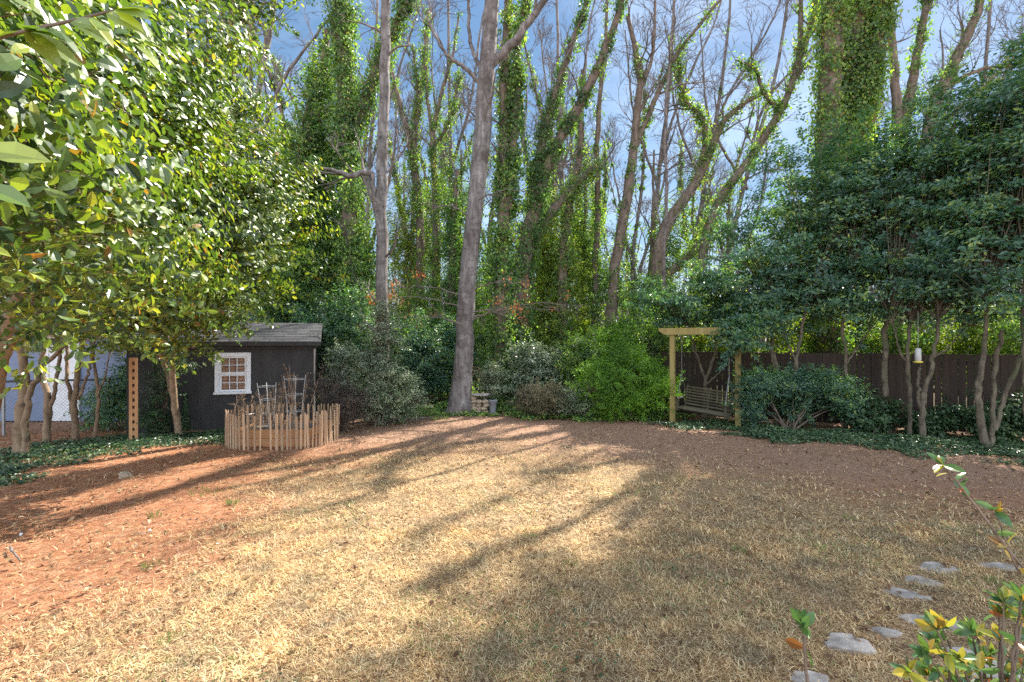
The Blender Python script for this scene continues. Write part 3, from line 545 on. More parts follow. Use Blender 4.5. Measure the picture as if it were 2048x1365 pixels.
for u_ in (-BW / 2 + .02, BW / 2 - .02):
    top = B(u_, .02, 0); top[2] = HA; kn = B(u_, .02, 0) * .7 + B(u_, .02, 0) * .3; kn[2] = 1.25; mbx = MB()
    for a_, b_ in ((top, kn), (kn, B(u_, -.24, zS + .26)), (kn, B(u_, .3, zS + .3))):
        n_ = max(3, int(np.linalg.norm(b_ - a_) / .035))
        for k in range(n_):
            c_ = a_ + (b_ - a_) * (k + .5) / n_; d_ = (b_ - a_) / n_ * .62; s2 = A([.008, 0, 0]) if k % 2 else A([0, .008, 0])
            mbx.tubes([c_ - d_ + s2, c_ + d_ + s2], [.0028, .0028], 4); mbx.tubes([c_ - d_ - s2, c_ + d_ - s2], [.0028, .0028], 4)
    mbx.build('chain', M['chain'], bn)

# ---------------------------------------------------------------- board fence at right
f0, f1 = A([2.2, 15.0, 0]), A([18.0, 6.74, 0]); fd = f1 - f0; FL = np.linalg.norm(fd); fd = fd / FL; fang = math.atan2(fd[1], fd[0]); fp = A([-fd[1], fd[0], 0]); bfence = thing('board_fence', f0, 'dark stained upright board fence with light showing through the gaps', 'fence')
sec = 2.44; k = 0
while k * sec < FL:
    mbx = MB(); u_ = k * sec
    while u_ < min((k + 1) * sec, FL) - .05:
        h_ = 1.8 + rng.uniform(-.015, .015); gap = rng.choice([.002, .006, .014, .024]); bw_ = .14 - gap
        mbx.box(f0 + fd * (u_ + .07) + [0, 0, h_ / 2 + .03], (bw_, .018, h_ - .06), fang + rng.normal() * .004); u_ += .14
    mbx.build('board_panel', M['fencewood'], bfence)
    for z_ in (.35, .95, 1.6):
        mbx = MB(); mbx.box(f0 + fd * (k + .5) * sec + fp * .035 + [0, 0, z_], (sec - .01, .04, .09), fang); mbx.build('rail', M['fencewood'], bfence)
    mbx = MB(); mbx.box(f0 + fd * k * sec + fp * .07 + [0, 0, .9], (.09, .09, 1.8), fang); mbx.build('post', M['fencewood'], bfence)
    k += 1

# ---------------------------------------------------------------- shrubs and evergreen trees
def clumps(ells, n):
    vol = A([e[3] * e[4] * e[5] for e in ells]) ** .75; k = rng.choice(len(ells), n, p=vol / vol.sum()); E = A([e[:6] for e in ells])[k]
    d = rv(n); r_ = rng.random(n) ** .45 * np.where(rng.random(n) < .12, 1.18, 1); return E[:, :3] + d * r_[:, None] * E[:, 3:6], d
OUT = [.75]
def holes(c, amt=.38):
    v = np.sin(2.3 * c[:, 0] + 1.7 * c[:, 2] + 1) * np.sin(2.9 * c[:, 2] - 1.1 * c[:, 1] + .6 * c[:, 0]) + .5 * np.sin(4.7 * c[:, 0] - 3.1 * c[:, 2] + 2 * c[:, 1]); return v < amt
def foliage(mb_, ells, nc, lpc, cr, ls, wr=.5, kind='d', flat=.45, up=.7, zmin=None, keep=None, droop=.2, out=None):
    out = out or OUT[0]
    c, dd = clumps(ells, nc)
    if zmin is not None: k = c[:, 2] > zmin; c, dd = c[k], dd[k]
    if keep is not None: k = keep(c); c, dd = c[k], dd[k]
    n = len(c); idx = np.repeat(np.arange(n), lpc); N = len(idx); sz = rng.uniform(.6, 1.3, n)[idx]
    off = rng.normal(size=(N, 3)) * cr * .55 * sz[:, None]; off[:, 2] *= flat
    sh = (rng.random(n) < .3)[idx]; g_ = norm(dd + A([0, 0, .5]))[idx]; off = np.where(sh[:, None], off * .35 + g_ * (rng.random(N) * cr * 2.2)[:, None], off)
    rr = np.clip(rng.random(N) * .75 + rng.uniform(-.1, .35, n)[idx] , 0, .999)
    rr = np.where(rng.random(N) < .985, rr * .96, rr)
    nr = rv(N) * .75 + A([0, 0, up]) + dd[idx] * out
    leaves(mb_, c[idx] + off, nr, rng.uniform(ls[0], ls[1], N), wr, kind, rnd=rr, dirv=norm(off) + rv(N) * .6, droop=droop)
    return c
def limbs_to(mb_, c, starts, r0, K=7, sag=.15, frac=1.0, n=4):
    c = c[rng.random(len(c)) < frac]
    if len(c) == 0: return
    d = ((c[:, None] - starts[None]) ** 2).sum(2) + rng.random((len(c), len(starts))) * .5; s_ = starts[d.argmin(1)]
    t = np.linspace(0, 1, K)[None, :, None]; mid = (s_ + c) / 2 + rng.normal(size=c.shape) * .12; mid[:, 2] += (c[:, 2] - s_[:, 2]) * .1 - sag * 0
    pts = (1 - t) ** 2 * s_[:, None] + 2 * t * (1 - t) * mid[:, None] + t ** 2 * c[:, None]; pts[:, 1:-1] += rng.normal(size=(len(c), K - 2, 3)) * .02
    mb_.tubes(pts, r0 * np.linspace(1, .25, K)[None] * rng.uniform(.5, 1.1, (len(c), 1)), n)
def shrub(base, ells, label, nc, lpc, cr, ls, mt, cat='shrub', name='shrub', wr=.5, kind='d', flat=.6, bark='trunk_brown', group=None, stems=7, frac=.5, keep=None, zmin=None, r0=.012):
    base = np.asarray(base, float); t_ = thing(name, base, label, cat, group); lf = MB(); c = foliage(lf, ells, nc, lpc, cr, ls, wr, kind, flat, keep=keep, zmin=zmin); lf.build('foliage', M[mt], t_)
    bk = MB(); cen = A([e[:3] for e in ells]).mean(0); st = []
    for k in range(stems):
        e = ells[k % len(ells)]; tp = A(e[:3]) + rng.normal(size=3) * A(e[3:6]) * .3; b_ = base + A([rng.normal() * .08, rng.normal() * .08, -.02]); p_, r_ = smooth_line([b_, (b_ + tp) / 2 + rng.normal(size=3) * .06, tp], [r0 * 1.8, r0 * 1.3, r0], 9, .01); bk.tubes(p_, r_, 6); st.append(p_[3:])
    limbs_to(bk, c, np.concatenate(st), r0 * .6, frac=frac); bk.build('stems', M[bark], t_, smooth=True); return t_
def tree(base, trunks, ells, label, nc, lpc, cr, ls, mt='hedge', bark='trunk_mossy', name='evergreen_tree', cat='tree', group=None, frac=.5, wr=.5, kind='d', flat=.3, keep=None, zmin=None, limb_r=.014, up=.7, n=10):
    base = np.asarray(base, float); t_ = thing(name, base, label, cat, group); bk = MB(); st = []
    for pts, rad in trunks:
        if group and 'board fence' in group: rad = [q_ * .78 for q_ in rad]
        p_, r_ = smooth_line(pts, rad, 22, .012); bk.tubes(p_, r_, n, rough=.05); st.append(p_[9:])
    lf = MB(); c = foliage(lf, ells, nc, lpc, cr, ls, wr, kind, flat, up, zmin, keep)
    limbs_to(bk, c, np.concatenate(st), limb_r, frac=frac, n=5); lf.build('crown', M[mt], t_); bk.build('trunk', M[bark], t_, smooth=True); return t_
def px_r(w_, Y): return w_ / F * Y / 2 * .9
def tl(*pts): # (px,py,Y,width px) list -> pts, radii
    return [P(a, b, c) for a, b, c, d in pts], [px_r(d, c) for a, b, c, d in pts]
def EP(px, py, Y, rx_, ry_, rz_): p = P(px, py, Y); return (p[0], p[1], p[2], rx_, ry_, rz_)

# right hand evergreen row
HG = 'evergreen trees along the board fence'
tree(G(1410, 840), [tl((1410, 838, 12.9, 11), (1408, 780, 12.9, 10), (1430, 700, 12.9, 8), (1440, 610, 12.9, 5)), tl((1412, 838, 12.9, 10), (1412, 770, 12.9, 9), (1395, 715, 12.9, 6), (1375, 640, 12.9, 4)), tl((1412, 770, 12.9, 6), (1450, 730, 12.7, 4), (1480, 650, 12.6, 3))],
     [EP(1400, 600, 12.6, 1.5, 1.1, .75), EP(1350, 610, 12.8, 1.0, .9, .6), EP(1455, 560, 12.5, 1.2, 1.0, 1.1)], 'evergreen tree with forked trunk directly behind the bench swing', 241, 62, .3, (.075, .125), group=HG, keep=holes)
t2_ = tree(G(1552, 853), [tl((1553, 853, 12.0, 14), (1556, 760, 12.0, 12), (1545, 690, 12.0, 9), (1550, 600, 11.95, 7)), tl((1556, 760, 12.0, 8), (1540, 700, 12.0, 7), (1520, 630, 12.0, 5))],
     [EP(1530, 520, 12.4, 1.6, 1.2, 1.5), EP(1500, 600, 12.2, 1.2, 1.0, .8), EP(1475, 672, 11.3, .42, .3, .38), EP(1455, 665, 11.3, .35, .3, .3), EP(1500, 640, 11.8, .7, .5, .5)], 'evergreen tree rising behind the clipped hedge, just right of the arbor', 296, 64, .3, (.075, .125), group=HG, keep=holes)
lsp = MB(); c_ = foliage(lsp, [EP(1480, 672, 11.2, .34, .25, .34), EP(1452, 662, 11.3, .22, .2, .16), EP(1500, 650, 11.4, .4, .3, .3)], 64, 40, .2, (.07, .11)); lsp.build('low_spray', M['hedge'], t2_)
lsp = MB(); limbs_to(lsp, c_, A([P(1540, 640, 12.3), P(1530, 620, 12.3)]), .012); lsp.build('low_branches', M['trunk_mossy'], t2_)
tree(G(1600, 857), [tl((1592, 857, 11.75, 12), (1590, 760, 11.75, 11), (1600, 680, 11.75, 9), (1620, 580, 11.75, 6)), tl((1590, 720, 11.75, 7), (1565, 660, 11.75, 5), (1550, 600, 11.75, 4))],
     [EP(1610, 440, 12.1, 1.5, 1.3, 2.2), EP(1640, 580, 12.0, 1.4, 1.1, 1.0), EP(1640, 310, 12.3, 1.1, .9, 1.0)], 'tall evergreen tree in the middle of the hedge with round topped crown', 381, 66, .3, (.075, .125), group=HG, keep=holes)
tree(G(1690, 863), [tl((1692, 863, 11.35, 12), (1688, 790, 11.35, 10), (1692, 720, 11.35, 9), (1685, 650, 11.35, 8), (1700, 560, 11.35, 6)), tl((1690, 863, 11.35, 7), (1670, 810, 11.35, 5), (1650, 795, 11.35, 3)), tl((1690, 730, 11.35, 6), (1740, 660, 11.35, 4))],
     [EP(1720, 420, 11.9, 1.4, 1.2, 1.9), EP(1700, 590, 11.8, 1.3, 1.1, 1.0), EP(1760, 520, 11.8, 1.2, 1.1, 1.3)], 'evergreen tree with thin crooked stem between hedge and straight trunk', 354, 66, .3, (.075, .125), group=HG, keep=holes)
tree(G(1775, 867), [tl((1778, 869, 11.0, 20), (1772, 800, 11.0, 16), (1770, 700, 11.0, 15), (1772, 620, 11.0, 13), (1780, 500, 11.0, 8))],
     [EP(1800, 400, 11.6, 1.3, 1.1, 1.4), EP(1800, 580, 11.4, 1.3, 1.1, 1.0)], 'evergreen tree with one straight thick brown trunk against the fence', 269, 66, .3, (.075, .125), group=HG, keep=holes)
tree(G(1820, 876), [tl((1818, 876, 10.5, 11), (1820, 800, 10.5, 11), (1815, 720, 10.5, 11), (1820, 650, 10.5, 8)), tl((1816, 730, 10.5, 7), (1795, 690, 10.5, 5), (1785, 640, 10.5, 4))],
     [EP(1850, 330, 10.9, 1.2, 1.0, 1.3), EP(1850, 570, 10.7, 1.2, 1.0, .9), EP(1860, 460, 10.7, 1.1, 1.0, 1.0)], 'slender evergreen tree left of the hanging feeder', 278, 66, .3, (.075, .125), group=HG, keep=holes)
tree(G(1845, 886), [tl((1843, 887, 10.0, 18), (1846, 800, 10.0, 14), (1865, 730, 10.0, 11), (1877, 640, 10.0, 8)), tl((1844, 830, 10.0, 9), (1836, 770, 10.0, 8), (1842, 730, 10, 6)), tl((1868, 715, 10.0, 6), (1900, 690, 10.0, 4), (1930, 655, 10.0, 3))],
     [EP(1910, 560, 10.2, 1.2, 1.0, 1.0), EP(1920, 420, 10.3, 1.2, 1.1, 1.3), EP(1930, 280, 10.4, 1.2, 1.0, 1.2)], 'evergreen tree with V shaped trunk just right of the hanging feeder', 325, 66, .3, (.075, .125), group=HG, keep=holes)
tree(G(1965, 902), [tl((1972, 905, 9.3, 24), (1960, 830, 9.3, 17), (1957, 760, 9.3, 15), (1970, 690, 9.3, 12), (1972, 600, 9.3, 8)), tl((1982, 905, 9.3, 15), (1987, 820, 9.3, 12), (1990, 740, 9.3, 12), (2005, 660, 9.3, 9)), tl((1990, 860, 9.3, 12), (2010, 790, 9.3, 12), (2040, 720, 9.2, 11), (2075, 640, 9.1, 8))],
     [EP(1985, 540, 9.6, 1.3, 1.1, 1.1), EP(2000, 400, 9.7, 1.2, 1.1, 1.3), EP(2010, 240, 9.9, 1.1, 1.0, 1.2)], 'three stemmed evergreen tree with thick trunks near the right edge', 335, 66, .3, (.075, .125), group=HG, keep=holes)
tree(G(2075, 900), [tl((2060, 900, 9.0, 16), (2050, 760, 9.0, 13), (2046, 640, 9.0, 12), (2050, 520, 9, 9))],
     [EP(2090, 480, 9.0, 1.4, 1.2, 1.7), EP(2080, 300, 9.2, 1.2, 1.1, 1.6), EP(2110, 150, 9.3, 1.2, 1.1, 1.2)], 'tallest evergreen tree cut by the right edge of the picture', 354, 66, .3, (.075, .125), group=HG, keep=holes)
for k, (x_, y_) in enumerate([(12.3, 7.6), (14.2, 6.2)]):   # row goes on out of frame and shades the lawn
    tree((x_, y_, 0), [([(x_, y_, 0), (x_ + .1, y_, 2), (x_, y_ + .1, 4.2)], [.13, .1, .06])], [(x_, y_, 4.6, 1.6, 1.5, 2.2), (x_ + .2, y_, 6.4, 1.2, 1.2, 1.4)], 'evergreen tree of the row beyond the right edge', 420, 60, .32, (.08, .12), group=HG)

# hedge
hb = G(1575, 858)
shrub((6.55, 11.4, 0), [(5.9, 11.5, 1.12, .5, .5, .28), (6.6, 11.4, 1.1, .55, .5, .28), (7.3, 11.3, 1.05, .5, .5, .28), (5.65, 11.5, .6, .25, .35, .45), (7.75, 11.2, .72, .35, .4, .36), (6.9, 11.6, .6, .5, .3, .4)], 'low clipped dark green hedge with open base beside the arbor', 900, 60, .15, (.04, .065), 'hedge', 'hedge', 'hedge', flat=.6, stems=12, frac=.2)
for (x_, y_, h_, lb) in [(8.0, 11.0, .55, 'ivy heap at the fence foot right of the clipped hedge'), (9.1, 10.6, .5, 'ivy heap at the fence foot behind the feeder'), (9.9, 10.0, .75, 'ivy heap between the V shaped and three stemmed trunks'), (11.0, 9.5, .6, 'ivy heap at the fence foot at the right edge')]:
    shrub((x_, y_, 0), [(x_, y_, h_ * .5, .5, .3, h_ * .6), (x_ + .3, y_ - .15, h_ * .9, .3, .2, h_ * .5)], lb, 130, 34, .15, (.05, .08), 'ground_ivy', 'ivy', 'ivy_heap', .85, group='ivy heaps along the fence', stems=4)
# bright shrub etc
shrub((2.95, 12.9, 0), [(2.9, 12.8, 1.05, 1.05, .8, .75), (2.5, 12.7, .75, .8, .7, .6), (3.5, 12.8, .9, .8, .7, .7), (3.0, 13.0, 1.6, .6, .5, .45)], 'large rounded shrub with vivid light green leaves left of the arbor', 900, 60, .16, (.04, .07), 'bright', wr=.35)
shrub((.75, 13.3, 0), [(.55, 13.2, .5, .5, .4, .42), (1.1, 13.2, .5, .5, .4, .42)], 'dull tan azalea low on the edge of the clay path', 300, 46, .12, (.03, .05), 'tanleaf', frac=.8)
shrub((1.95, 13.2, 0), [(1.7, 13.1, .5, .55, .45, .42), (2.2, 13.1, .42, .5, .4, .36)], 'grey green azalea between the tan azalea and the vivid green shrub', 300, 46, .12, (.03, .05), 'varieg', frac=.6)
shrub((-3.35, 11.9, 0), [(-3.3, 11.9, 1.2, .5, .5, .95), (-2.95, 12.0, .8, .6, .5, .7), (-3.6, 11.8, .6, .4, .4, .5), (-3.1, 12.0, 2.2, .4, .4, .5), (-3.25, 12.0, 2.8, .25, .25, .4), (-3.5, 12.0, 1.7, .4, .4, .5), (-2.6, 12.2, .7, .5, .4, .55)], 'tall shrub with pale silvery leaves left of the grey trunk', 640, 42, .14, (.035, .065), 'varieg', frac=.9)
shrub((-4.1, 11.9, 0), [(-4.1, 11.8, 1.0, .45, .4, .8), (-4.15, 11.8, 1.7, .25, .25, .35)], 'upright silvery shrub against the right end of the shed', 260, 40, .13, (.035, .06), 'varieg', frac=.9)
shrub((-4.0, 11.3, 0), [(-4.1, 11.3, .85, .45, .4, .5), (-3.7, 11.1, .65, .5, .4, .45), (-4.55, 11.5, 1.05, .35, .3, .32)], 'dusky purple brown shrub right behind the picket ring', 300, 42, .12, (.02, .04), 'purple', frac=1)
shrub((-1.0, 14.6, 0), [(-.6, 14.4, .9, .35, .3, .55)], 'small pale leaved bush between main trunk and stone stack', 110, 36, .12, (.04, .06), 'varieg', frac=.9)
# ivy climbing on the shed wall and left post tree
def wallivy(u_, h_, w_, label):
    n = int(260 * h_ / .5); z = rng.random(n) ** 1.2 * h_; uu = u_ + rng.normal(size=n) * w_ * (1.05 - z / h_); p = A([S(a, -.03 - rng.random() * .05, b) for a, b in zip(uu, z)]); mbx = MB()
    leaves(mbx, p, rv(n) * .4 - dp, rng.uniform(.03, .055, n), .85, dirv=rv(n) * .5 + A([0, 0, -1]))
    t_ = thing('wall_ivy', S(u_, 0, 0), label, 'ivy', 'ivy climbing the shed wall'); mbx.build('leaves', M['ground_ivy'], t_); mbx = MB(); mbx.tubes(*[A([S(u_, -.012, 0), S(u_ + .02, -.012, h_ / 2), S(u_, -.012, h_)]), A([.006, .005, .003])], 5); mbx.build('stem', M['trunk_brown'], t_)
wallivy(-2.75, .95, .06, 'tallest strand of ivy on the shed wall left of the window'); wallivy(-3.15, .45, .07, 'shortest clump of ivy low on the shed wall'); wallivy(-3.38, .85, .07, 'ivy strand at the far left of the shed wall')

# stone stack and grey urn
st_ = thing('stone_stack', G(958, 828), 'low stack of rough tan stones with flat slab right of the main trunk', 'stone stack')
sb = G(958, 828)
for lay in range(5):
    for k in range(3 if lay < 4 else 1):
        rock(sb + A([(k - 1) * .17 + rng.uniform(-.03, .03), rng.uniform(-.03, .05), .06 + lay * .1]), (.1, .12, .052), 'stone', None, None, M['rock'], parent=st_)
rock(sb + A([.05, 0, .56]), (.3, .18, .03), 'slab', None, None, M['stone'], parent=st_)
ub = G(985, 826); mbx = MB(); mbx.tubes(np.stack([ub + [0, 0, z_] for z_ in (0, .02, .1, .3, .36, .38, .385)]), [.1, .12, .1, .13, .16, .16, .02], 18); tag(center(mbx.build('urn', M['greypot'], smooth=True)), 'grey urn standing right of the stone stack', 'urn')

# hanging feeder
fc = P(1836, 722, 9.7); fdr = thing('bird_feeder', fc, 'white tube bird feeder with yellow base hanging among the branches', 'bird feeder')
mbx = MB(); mbx.tubes(np.stack([fc + [0, 0, z_] for z_ in (.0, .02, .25, .26)]), [.045, .055, .05, .0], 16); mbx.build('tube', M['feedertube'], fdr, True)
mbx = MB(); mbx.tubes(np.stack([fc + [0, 0, z_] for z_ in (-.045, -.04, -.01, .0)]), [.0, .07, .08, .05], 16); mbx.build('base', M['feederbase'], fdr, True)
mbx = MB(); mbx.tubes([fc + [0, 0, .25], fc + [0, 0, 1.0]], [.004, .004], 5); mbx.build('wire', M['chain'], fdr)

# ---------------------------------------------------------------- left: camellia canopy and tan trunks
LG = 'camellias crowding the left side'; OUT[0] = 1.15
def hol2(c): return holes(c, .72)
def okcam(c):
    px = 1024 + F * c[:, 0] / np.maximum(c[:, 1], .2); return (np.linalg.norm(c - A([0, 0, CAMZ]), axis=1) > 1.05)
tree((-3.1, 2.2, 0), [([(-3.5, 2.1, 0), (-3.45, 2.2, 1.2), (-3.0, 2.3, 2.3), (-2.4, 2.2, 3.2)], [.1, .08, .06, .03]), ([(-3.5, 2.1, .8), (-3.2, 1.8, 1.9), (-2.2, 1.5, 2.8), (-1.6, 1.3, 3.2)], [.06, .05, .035, .015])],
     [(-2.95, 2.7, 3.35, .95, 1.1, 1.2), (-2.1, 1.7, 3.1, .62, .6, .75), (-1.7, 1.25, 2.95, .45, .4, .55)], 'nearest camellia with the largest glossy leaves at the top left', 1200, 18, .16, (.04, .085), 'camellia', 'trunk_tan', 'camellia_tree', 'tree', LG, .5, .52, 'o', .5, okcam, 1.98, .006)
tree((-5.4, 4.9, 0), [([(-5.6, 5, 0), (-5.4, 5, 1.5), (-4.7, 4.8, 3), (-4.2, 4.6, 4.4)], [.12, .1, .07, .03]), ([(-5.6, 5, .6), (-5.8, 4.6, 2), (-5.2, 4.2, 3.4)], [.08, .06, .03])],
     [(-4.05, 4.6, 3.75, 1.25, 1.4, 1.75), (-5.2, 5.0, 4.6, 1.4, 1.3, 2.0), (-3.7, 4.9, 5.3, .9, .9, 1.0)], 'middle camellia with glossy sunlit leaves reaching over the clay', 1500, 32, .22, (.05, .1), 'camellia', 'trunk_tan', 'camellia_tree', 'tree', LG, .4, .52, 'o', .5, hol2, 1.86, .008)
tree((-7.3, 10.6, 0), [([(-7.3, 10.6, 0), (-7.1, 10.1, 1.5), (-5.8, 8.6, 3.2), (-4.8, 7.8, 4.6)], [.07, .06, .05, .03]), ([(-7.3, 10.6, .4), (-7.4, 10.2, 2), (-6.4, 8.4, 4)], [.05, .045, .03])],
     [(-4.5, 7.3, 3.9, 1.4, 1.3, 1.6), (-5.6, 7.8, 4.8, 1.5, 1.4, 2.2), (-4.9, 7.6, 6.2, 1.0, 1.2, 1.2), (-4.3, 7.6, 7.9, .7, .9, .6), (-5.3, 7.4, 2.6, 1.2, .9, .7)], 'farthest right camellia crown hanging above the dark shed roof', 1700, 38, .24, (.055, .1), 'camellia', 'trunk_tan', 'camellia_tree', 'tree', LG, .7, .52, 'o', .5, hol2, 1.95, .009)
# tan multi stem trees standing in a row at the back left
def tantree(px, py, stems, ells, label, nc, kp=None): 
    stems = [(a_, [r_ * .78 for r_ in b_]) for a_, b_ in stems]
    tree(G(px, py), stems, ells, label, nc, 22, .24, (.065, .095), 'camellia', 'trunk_tan', 'tan_stemmed_tree', 'tree', 'tan stemmed trees along the left fence', .3, .52, 'd', .5, kp, 2.0, .011)
tantree(40, 908, [tl((38, 908, 9.0, 34), (40, 840, 9.0, 27), (50, 760, 9.0, 22), (45, 690, 9.0, 18), (40, 600, 9.0, 12)), tl((48, 905, 9.0, 22), (56, 810, 9.0, 16), (80, 740, 9.0, 14), (130, 690, 8.9, 9)), tl((42, 740, 9, 12), (70, 650, 9, 10), (90, 560, 9, 7))],
        [(-8.9, 8.6, 4.4, 1.8, 1.4, 2.2), (-7.4, 8.6, 3.6, 1.4, 1.2, 1.3), (-8.6, 8.4, 6.8, 1.8, 1.4, 1.6)], 'thickest tan trunk forking low at the far left', 1300)
tantree(95, 884, [tl((92, 886, 10.0, 20), (96, 800, 10.0, 16), (84, 740, 10.0, 13), (90, 650, 10, 9)), tl((96, 850, 10.0, 11), (112, 760, 10, 10), (128, 680, 10, 8))], [(-9.6, 10.2, 4.8, 1.8, 1.2, 2.3)], 'tan trunk second from the left, leaning slightly inwards', 500)
tantree(150, 880, [tl((152, 878, 10.3, 18), (150, 800, 10.3, 15), (158, 730, 10.3, 13), (172, 660, 10.3, 9)), tl((150, 850, 10.3, 11), (136, 760, 10.3, 10), (134, 690, 10.3, 8)), tl((156, 800, 10.3, 8), (178, 740, 10.3, 7), (190, 680, 10.3, 5))], [(-8.4, 10.3, 5.0, 1.8, 1.2, 2.4)], 'three stemmed tan tree in the middle of the left row', 500)
tantree(190, 878, [tl((188, 880, 10.4, 11), (196, 800, 10.4, 9), (190, 740, 10.4, 8), (180, 660, 10.4, 6)), tl((196, 790, 10.4, 6), (210, 750, 10.4, 4), (222, 700, 10.4, 3))], [(-7.6, 10.5, 5.2, 1.6, 1.2, 2.3)], 'thin tan tree just left of the slotted post', 420)
tantree(304, 858, [tl((302, 860, 11.3, 11), (306, 790, 11.3, 9), (316, 720, 11.3, 8), (318, 640, 11.3, 6)), tl((306, 860, 11.3, 10), (322, 800, 11.3, 9), (334, 730, 11.3, 7), (335, 650, 11.3, 5))], [(-7.6, 10.9, 5.2, 1.3, 1.1, 2.2), (-6.6, 10.4, 3.6, 1.2, .9, 1.3)], 'two stemmed tan tree between slotted post and shed', 520)
shrub(G(322, 868), [EP(325, 790, 10.7, .35, .3, .55), EP(345, 730, 10.6, .35, .3, .4), EP(305, 840, 10.6, .3, .3, .3)], 'ivy and leafy suckers around the trunk at the shed corner', 160, 34, .12, (.035, .06), 'ground_ivy', frac=.6)
shrub((-10.6, 11.9, 0), [(-9.4, 11.4, .6, .7, .4, .6), (-8.9, 11.5, 1.3, .5, .4, .5)], 'dark bush filling the corner between chain link and shed', 260, 36, .16, (.05, .08), 'hedge', frac=.6)
OUT[0] = .75
# a single near spray of big leaves at top left
sp_ = thing('camellia_branch', (-1.35, .8, 2.6), 'close up camellia spray with very large leaves in the top left corner', 'branch')
pts, rad = smooth_line([P(-60, 90, .95), P(60, 60, .95), P(150, 40, .98), P(230, 20, 1.0)], [.004, .0035, .003, .002], 14); mbx = MB(); mbx.tubes(pts, rad, 6); mbx.build('twig', M['trunk_brown'], sp_, True)
k = rng.integers(0, 14, 15); mbx = MB(); leaves(mbx, pts[k], rv(15) * .5 + A([.3, -.4, .6]), rng.uniform(.065, .09, 15), .48, 'o', dirv=rv(15) * .5 + A([1.0, 0, -.35]), rnd=rng.uniform(.4, .9, 15)); leaves(mbx, A([P(-40, 300, .75), P(-50, 370, .8)]), A([[.2, -.9, .4], [.2, -.6, .7]]), .085, .5, 'o', dirv=A([[1, 0, .1], [1, 0, -.2]]), rnd=A([.8, .5])); mbx.build('leaves', M['camellia'], sp_)

# ---------------------------------------------------------------- bare and ivy clad trees
IVYK = 1.7
def bare(base, limbs, label, name='bare_tree', group=None, mt='trunk_grey', twig='twig', lv=((5, .35, 1, (1.6, 3.4), 42, 8), (5, .2, 1, (.7, 1.6), 40, 6), (4, .2, 1, (.3, .8), 40, 4)), ivy=None, ivyleaf=(.07, .11), up=.1, rough=.06, n=12, cat='tree', rmin=.006, dry=None):
    """limbs: list of (pts, radii). ivy = list of (leaf count, thickness, zmax) per limb"""
    base = np.asarray(base, float); t_ = thing(name, base, label, cat, group); bk = MB(); LP = []; LR = []
    for pts, rad in limbs:
        p_, r_ = smooth_line(pts, rad, 26, .015 * 1.0); bk.tubes(p_, r_, n, rough=rough); LP.append(p_); LR.append(r_)
    bk.build('trunk', M[mt], t_, smooth=True); LP, LR = A(LP), A(LR)
    tw = MB(); Pp, Rr = LP, LR; allb = []
    for (k, t0, t1, L, ang_, K) in lv:
        Pp, Rr = grow(Pp, Rr, k, t0, t1, L, ang_, K, .16, up, .5, rmin); tw.tubes(Pp, Rr, 4 if K > 4 else 3); allb.append((Pp, Rr))
    if lv: tw.build('branches', M[twig], t_)
    if ivy:
        iv = MB(); tone0 = rng.uniform(-.16, .12)
        for (p_, r_), (cnt, thick, zmax) in zip(zip(LP, LR), ivy):
            if not cnt: continue
            # ivy built of clumps hanging on the stem
            ncl = max(int(cnt * IVYK) // 26, 1); c_, rr_, q_, tn = on_lines(p_[None], r_[None], ncl, False); zf = np.clip(1 - (c_[:, 2] - base[2]) / zmax, 0, 1); k_ = rng.random(ncl) < np.clip(zf * 2.5 + .3, 0, 1) * (.62 + .38 * np.sin(c_[:, 2] * 3.1 + 5 * c_[:, 0]) * np.sin(c_[:, 2] * 1.3))
            c_, rr_, q_, zf = c_[k_], rr_[k_], q_[k_], zf[k_]; w_ = thick * (.35 + zf) * (.55 + .45 * np.sin(c_[:, 2] * 2.1 + thick * 9) * np.sin(c_[:, 2] * 5.3)) * rng.choice([.5, 1, 2.3], len(c_), p=[.5, .36, .14]); o_ = rr_ * .9 + w_ * rng.random(len(c_)) ** 1.4; cc = c_ + q_ * o_[:, None]
            idx = np.repeat(np.arange(len(cc)), 26); off = rng.normal(size=(len(idx), 3)) * A([.11, .11, .15]) * (.7 + zf[idx] * .6)[:, None]; tone = (tone0 + rng.uniform(-.12, .3, len(cc)))[idx]
            leaves(iv, cc[idx] + off, q_[idx] * .8 + rv(len(idx)) * .6 + A([0, 0, .3]), rng.uniform(*ivyleaf, len(idx)), .8, 'd', rnd=np.clip(rng.random(len(idx)) * .75 + tone, 0, 1), dirv=rv(len(idx)) * .7 + A([0, 0, -1]))
        iv.build('ivy', M['ivy'], t_)
    return t_
def gb(px, Y): return A([(px - 1024) / F * Y, Y, 0.])
def tlg(px0, Y, w0, *pts): # starts on the ground
    a, r_ = tl(*pts); return [gb(px0, Y) - [0, 0, .05]] + a, [px_r(w0, Y)] + r_
few = ((4, .45, 1, (1.4, 3.0), 40, 8), (5, .2, 1, (.6, 1.5), 40, 6), (3, .2, 1, (.3, .8), 40, 4))
low = ((5, .15, .8, (.9, 2.0), 60, 8), (4, .3, 1, (.4, .9), 45, 5), (3, .3, 1, (.2, .5), 45, 4))
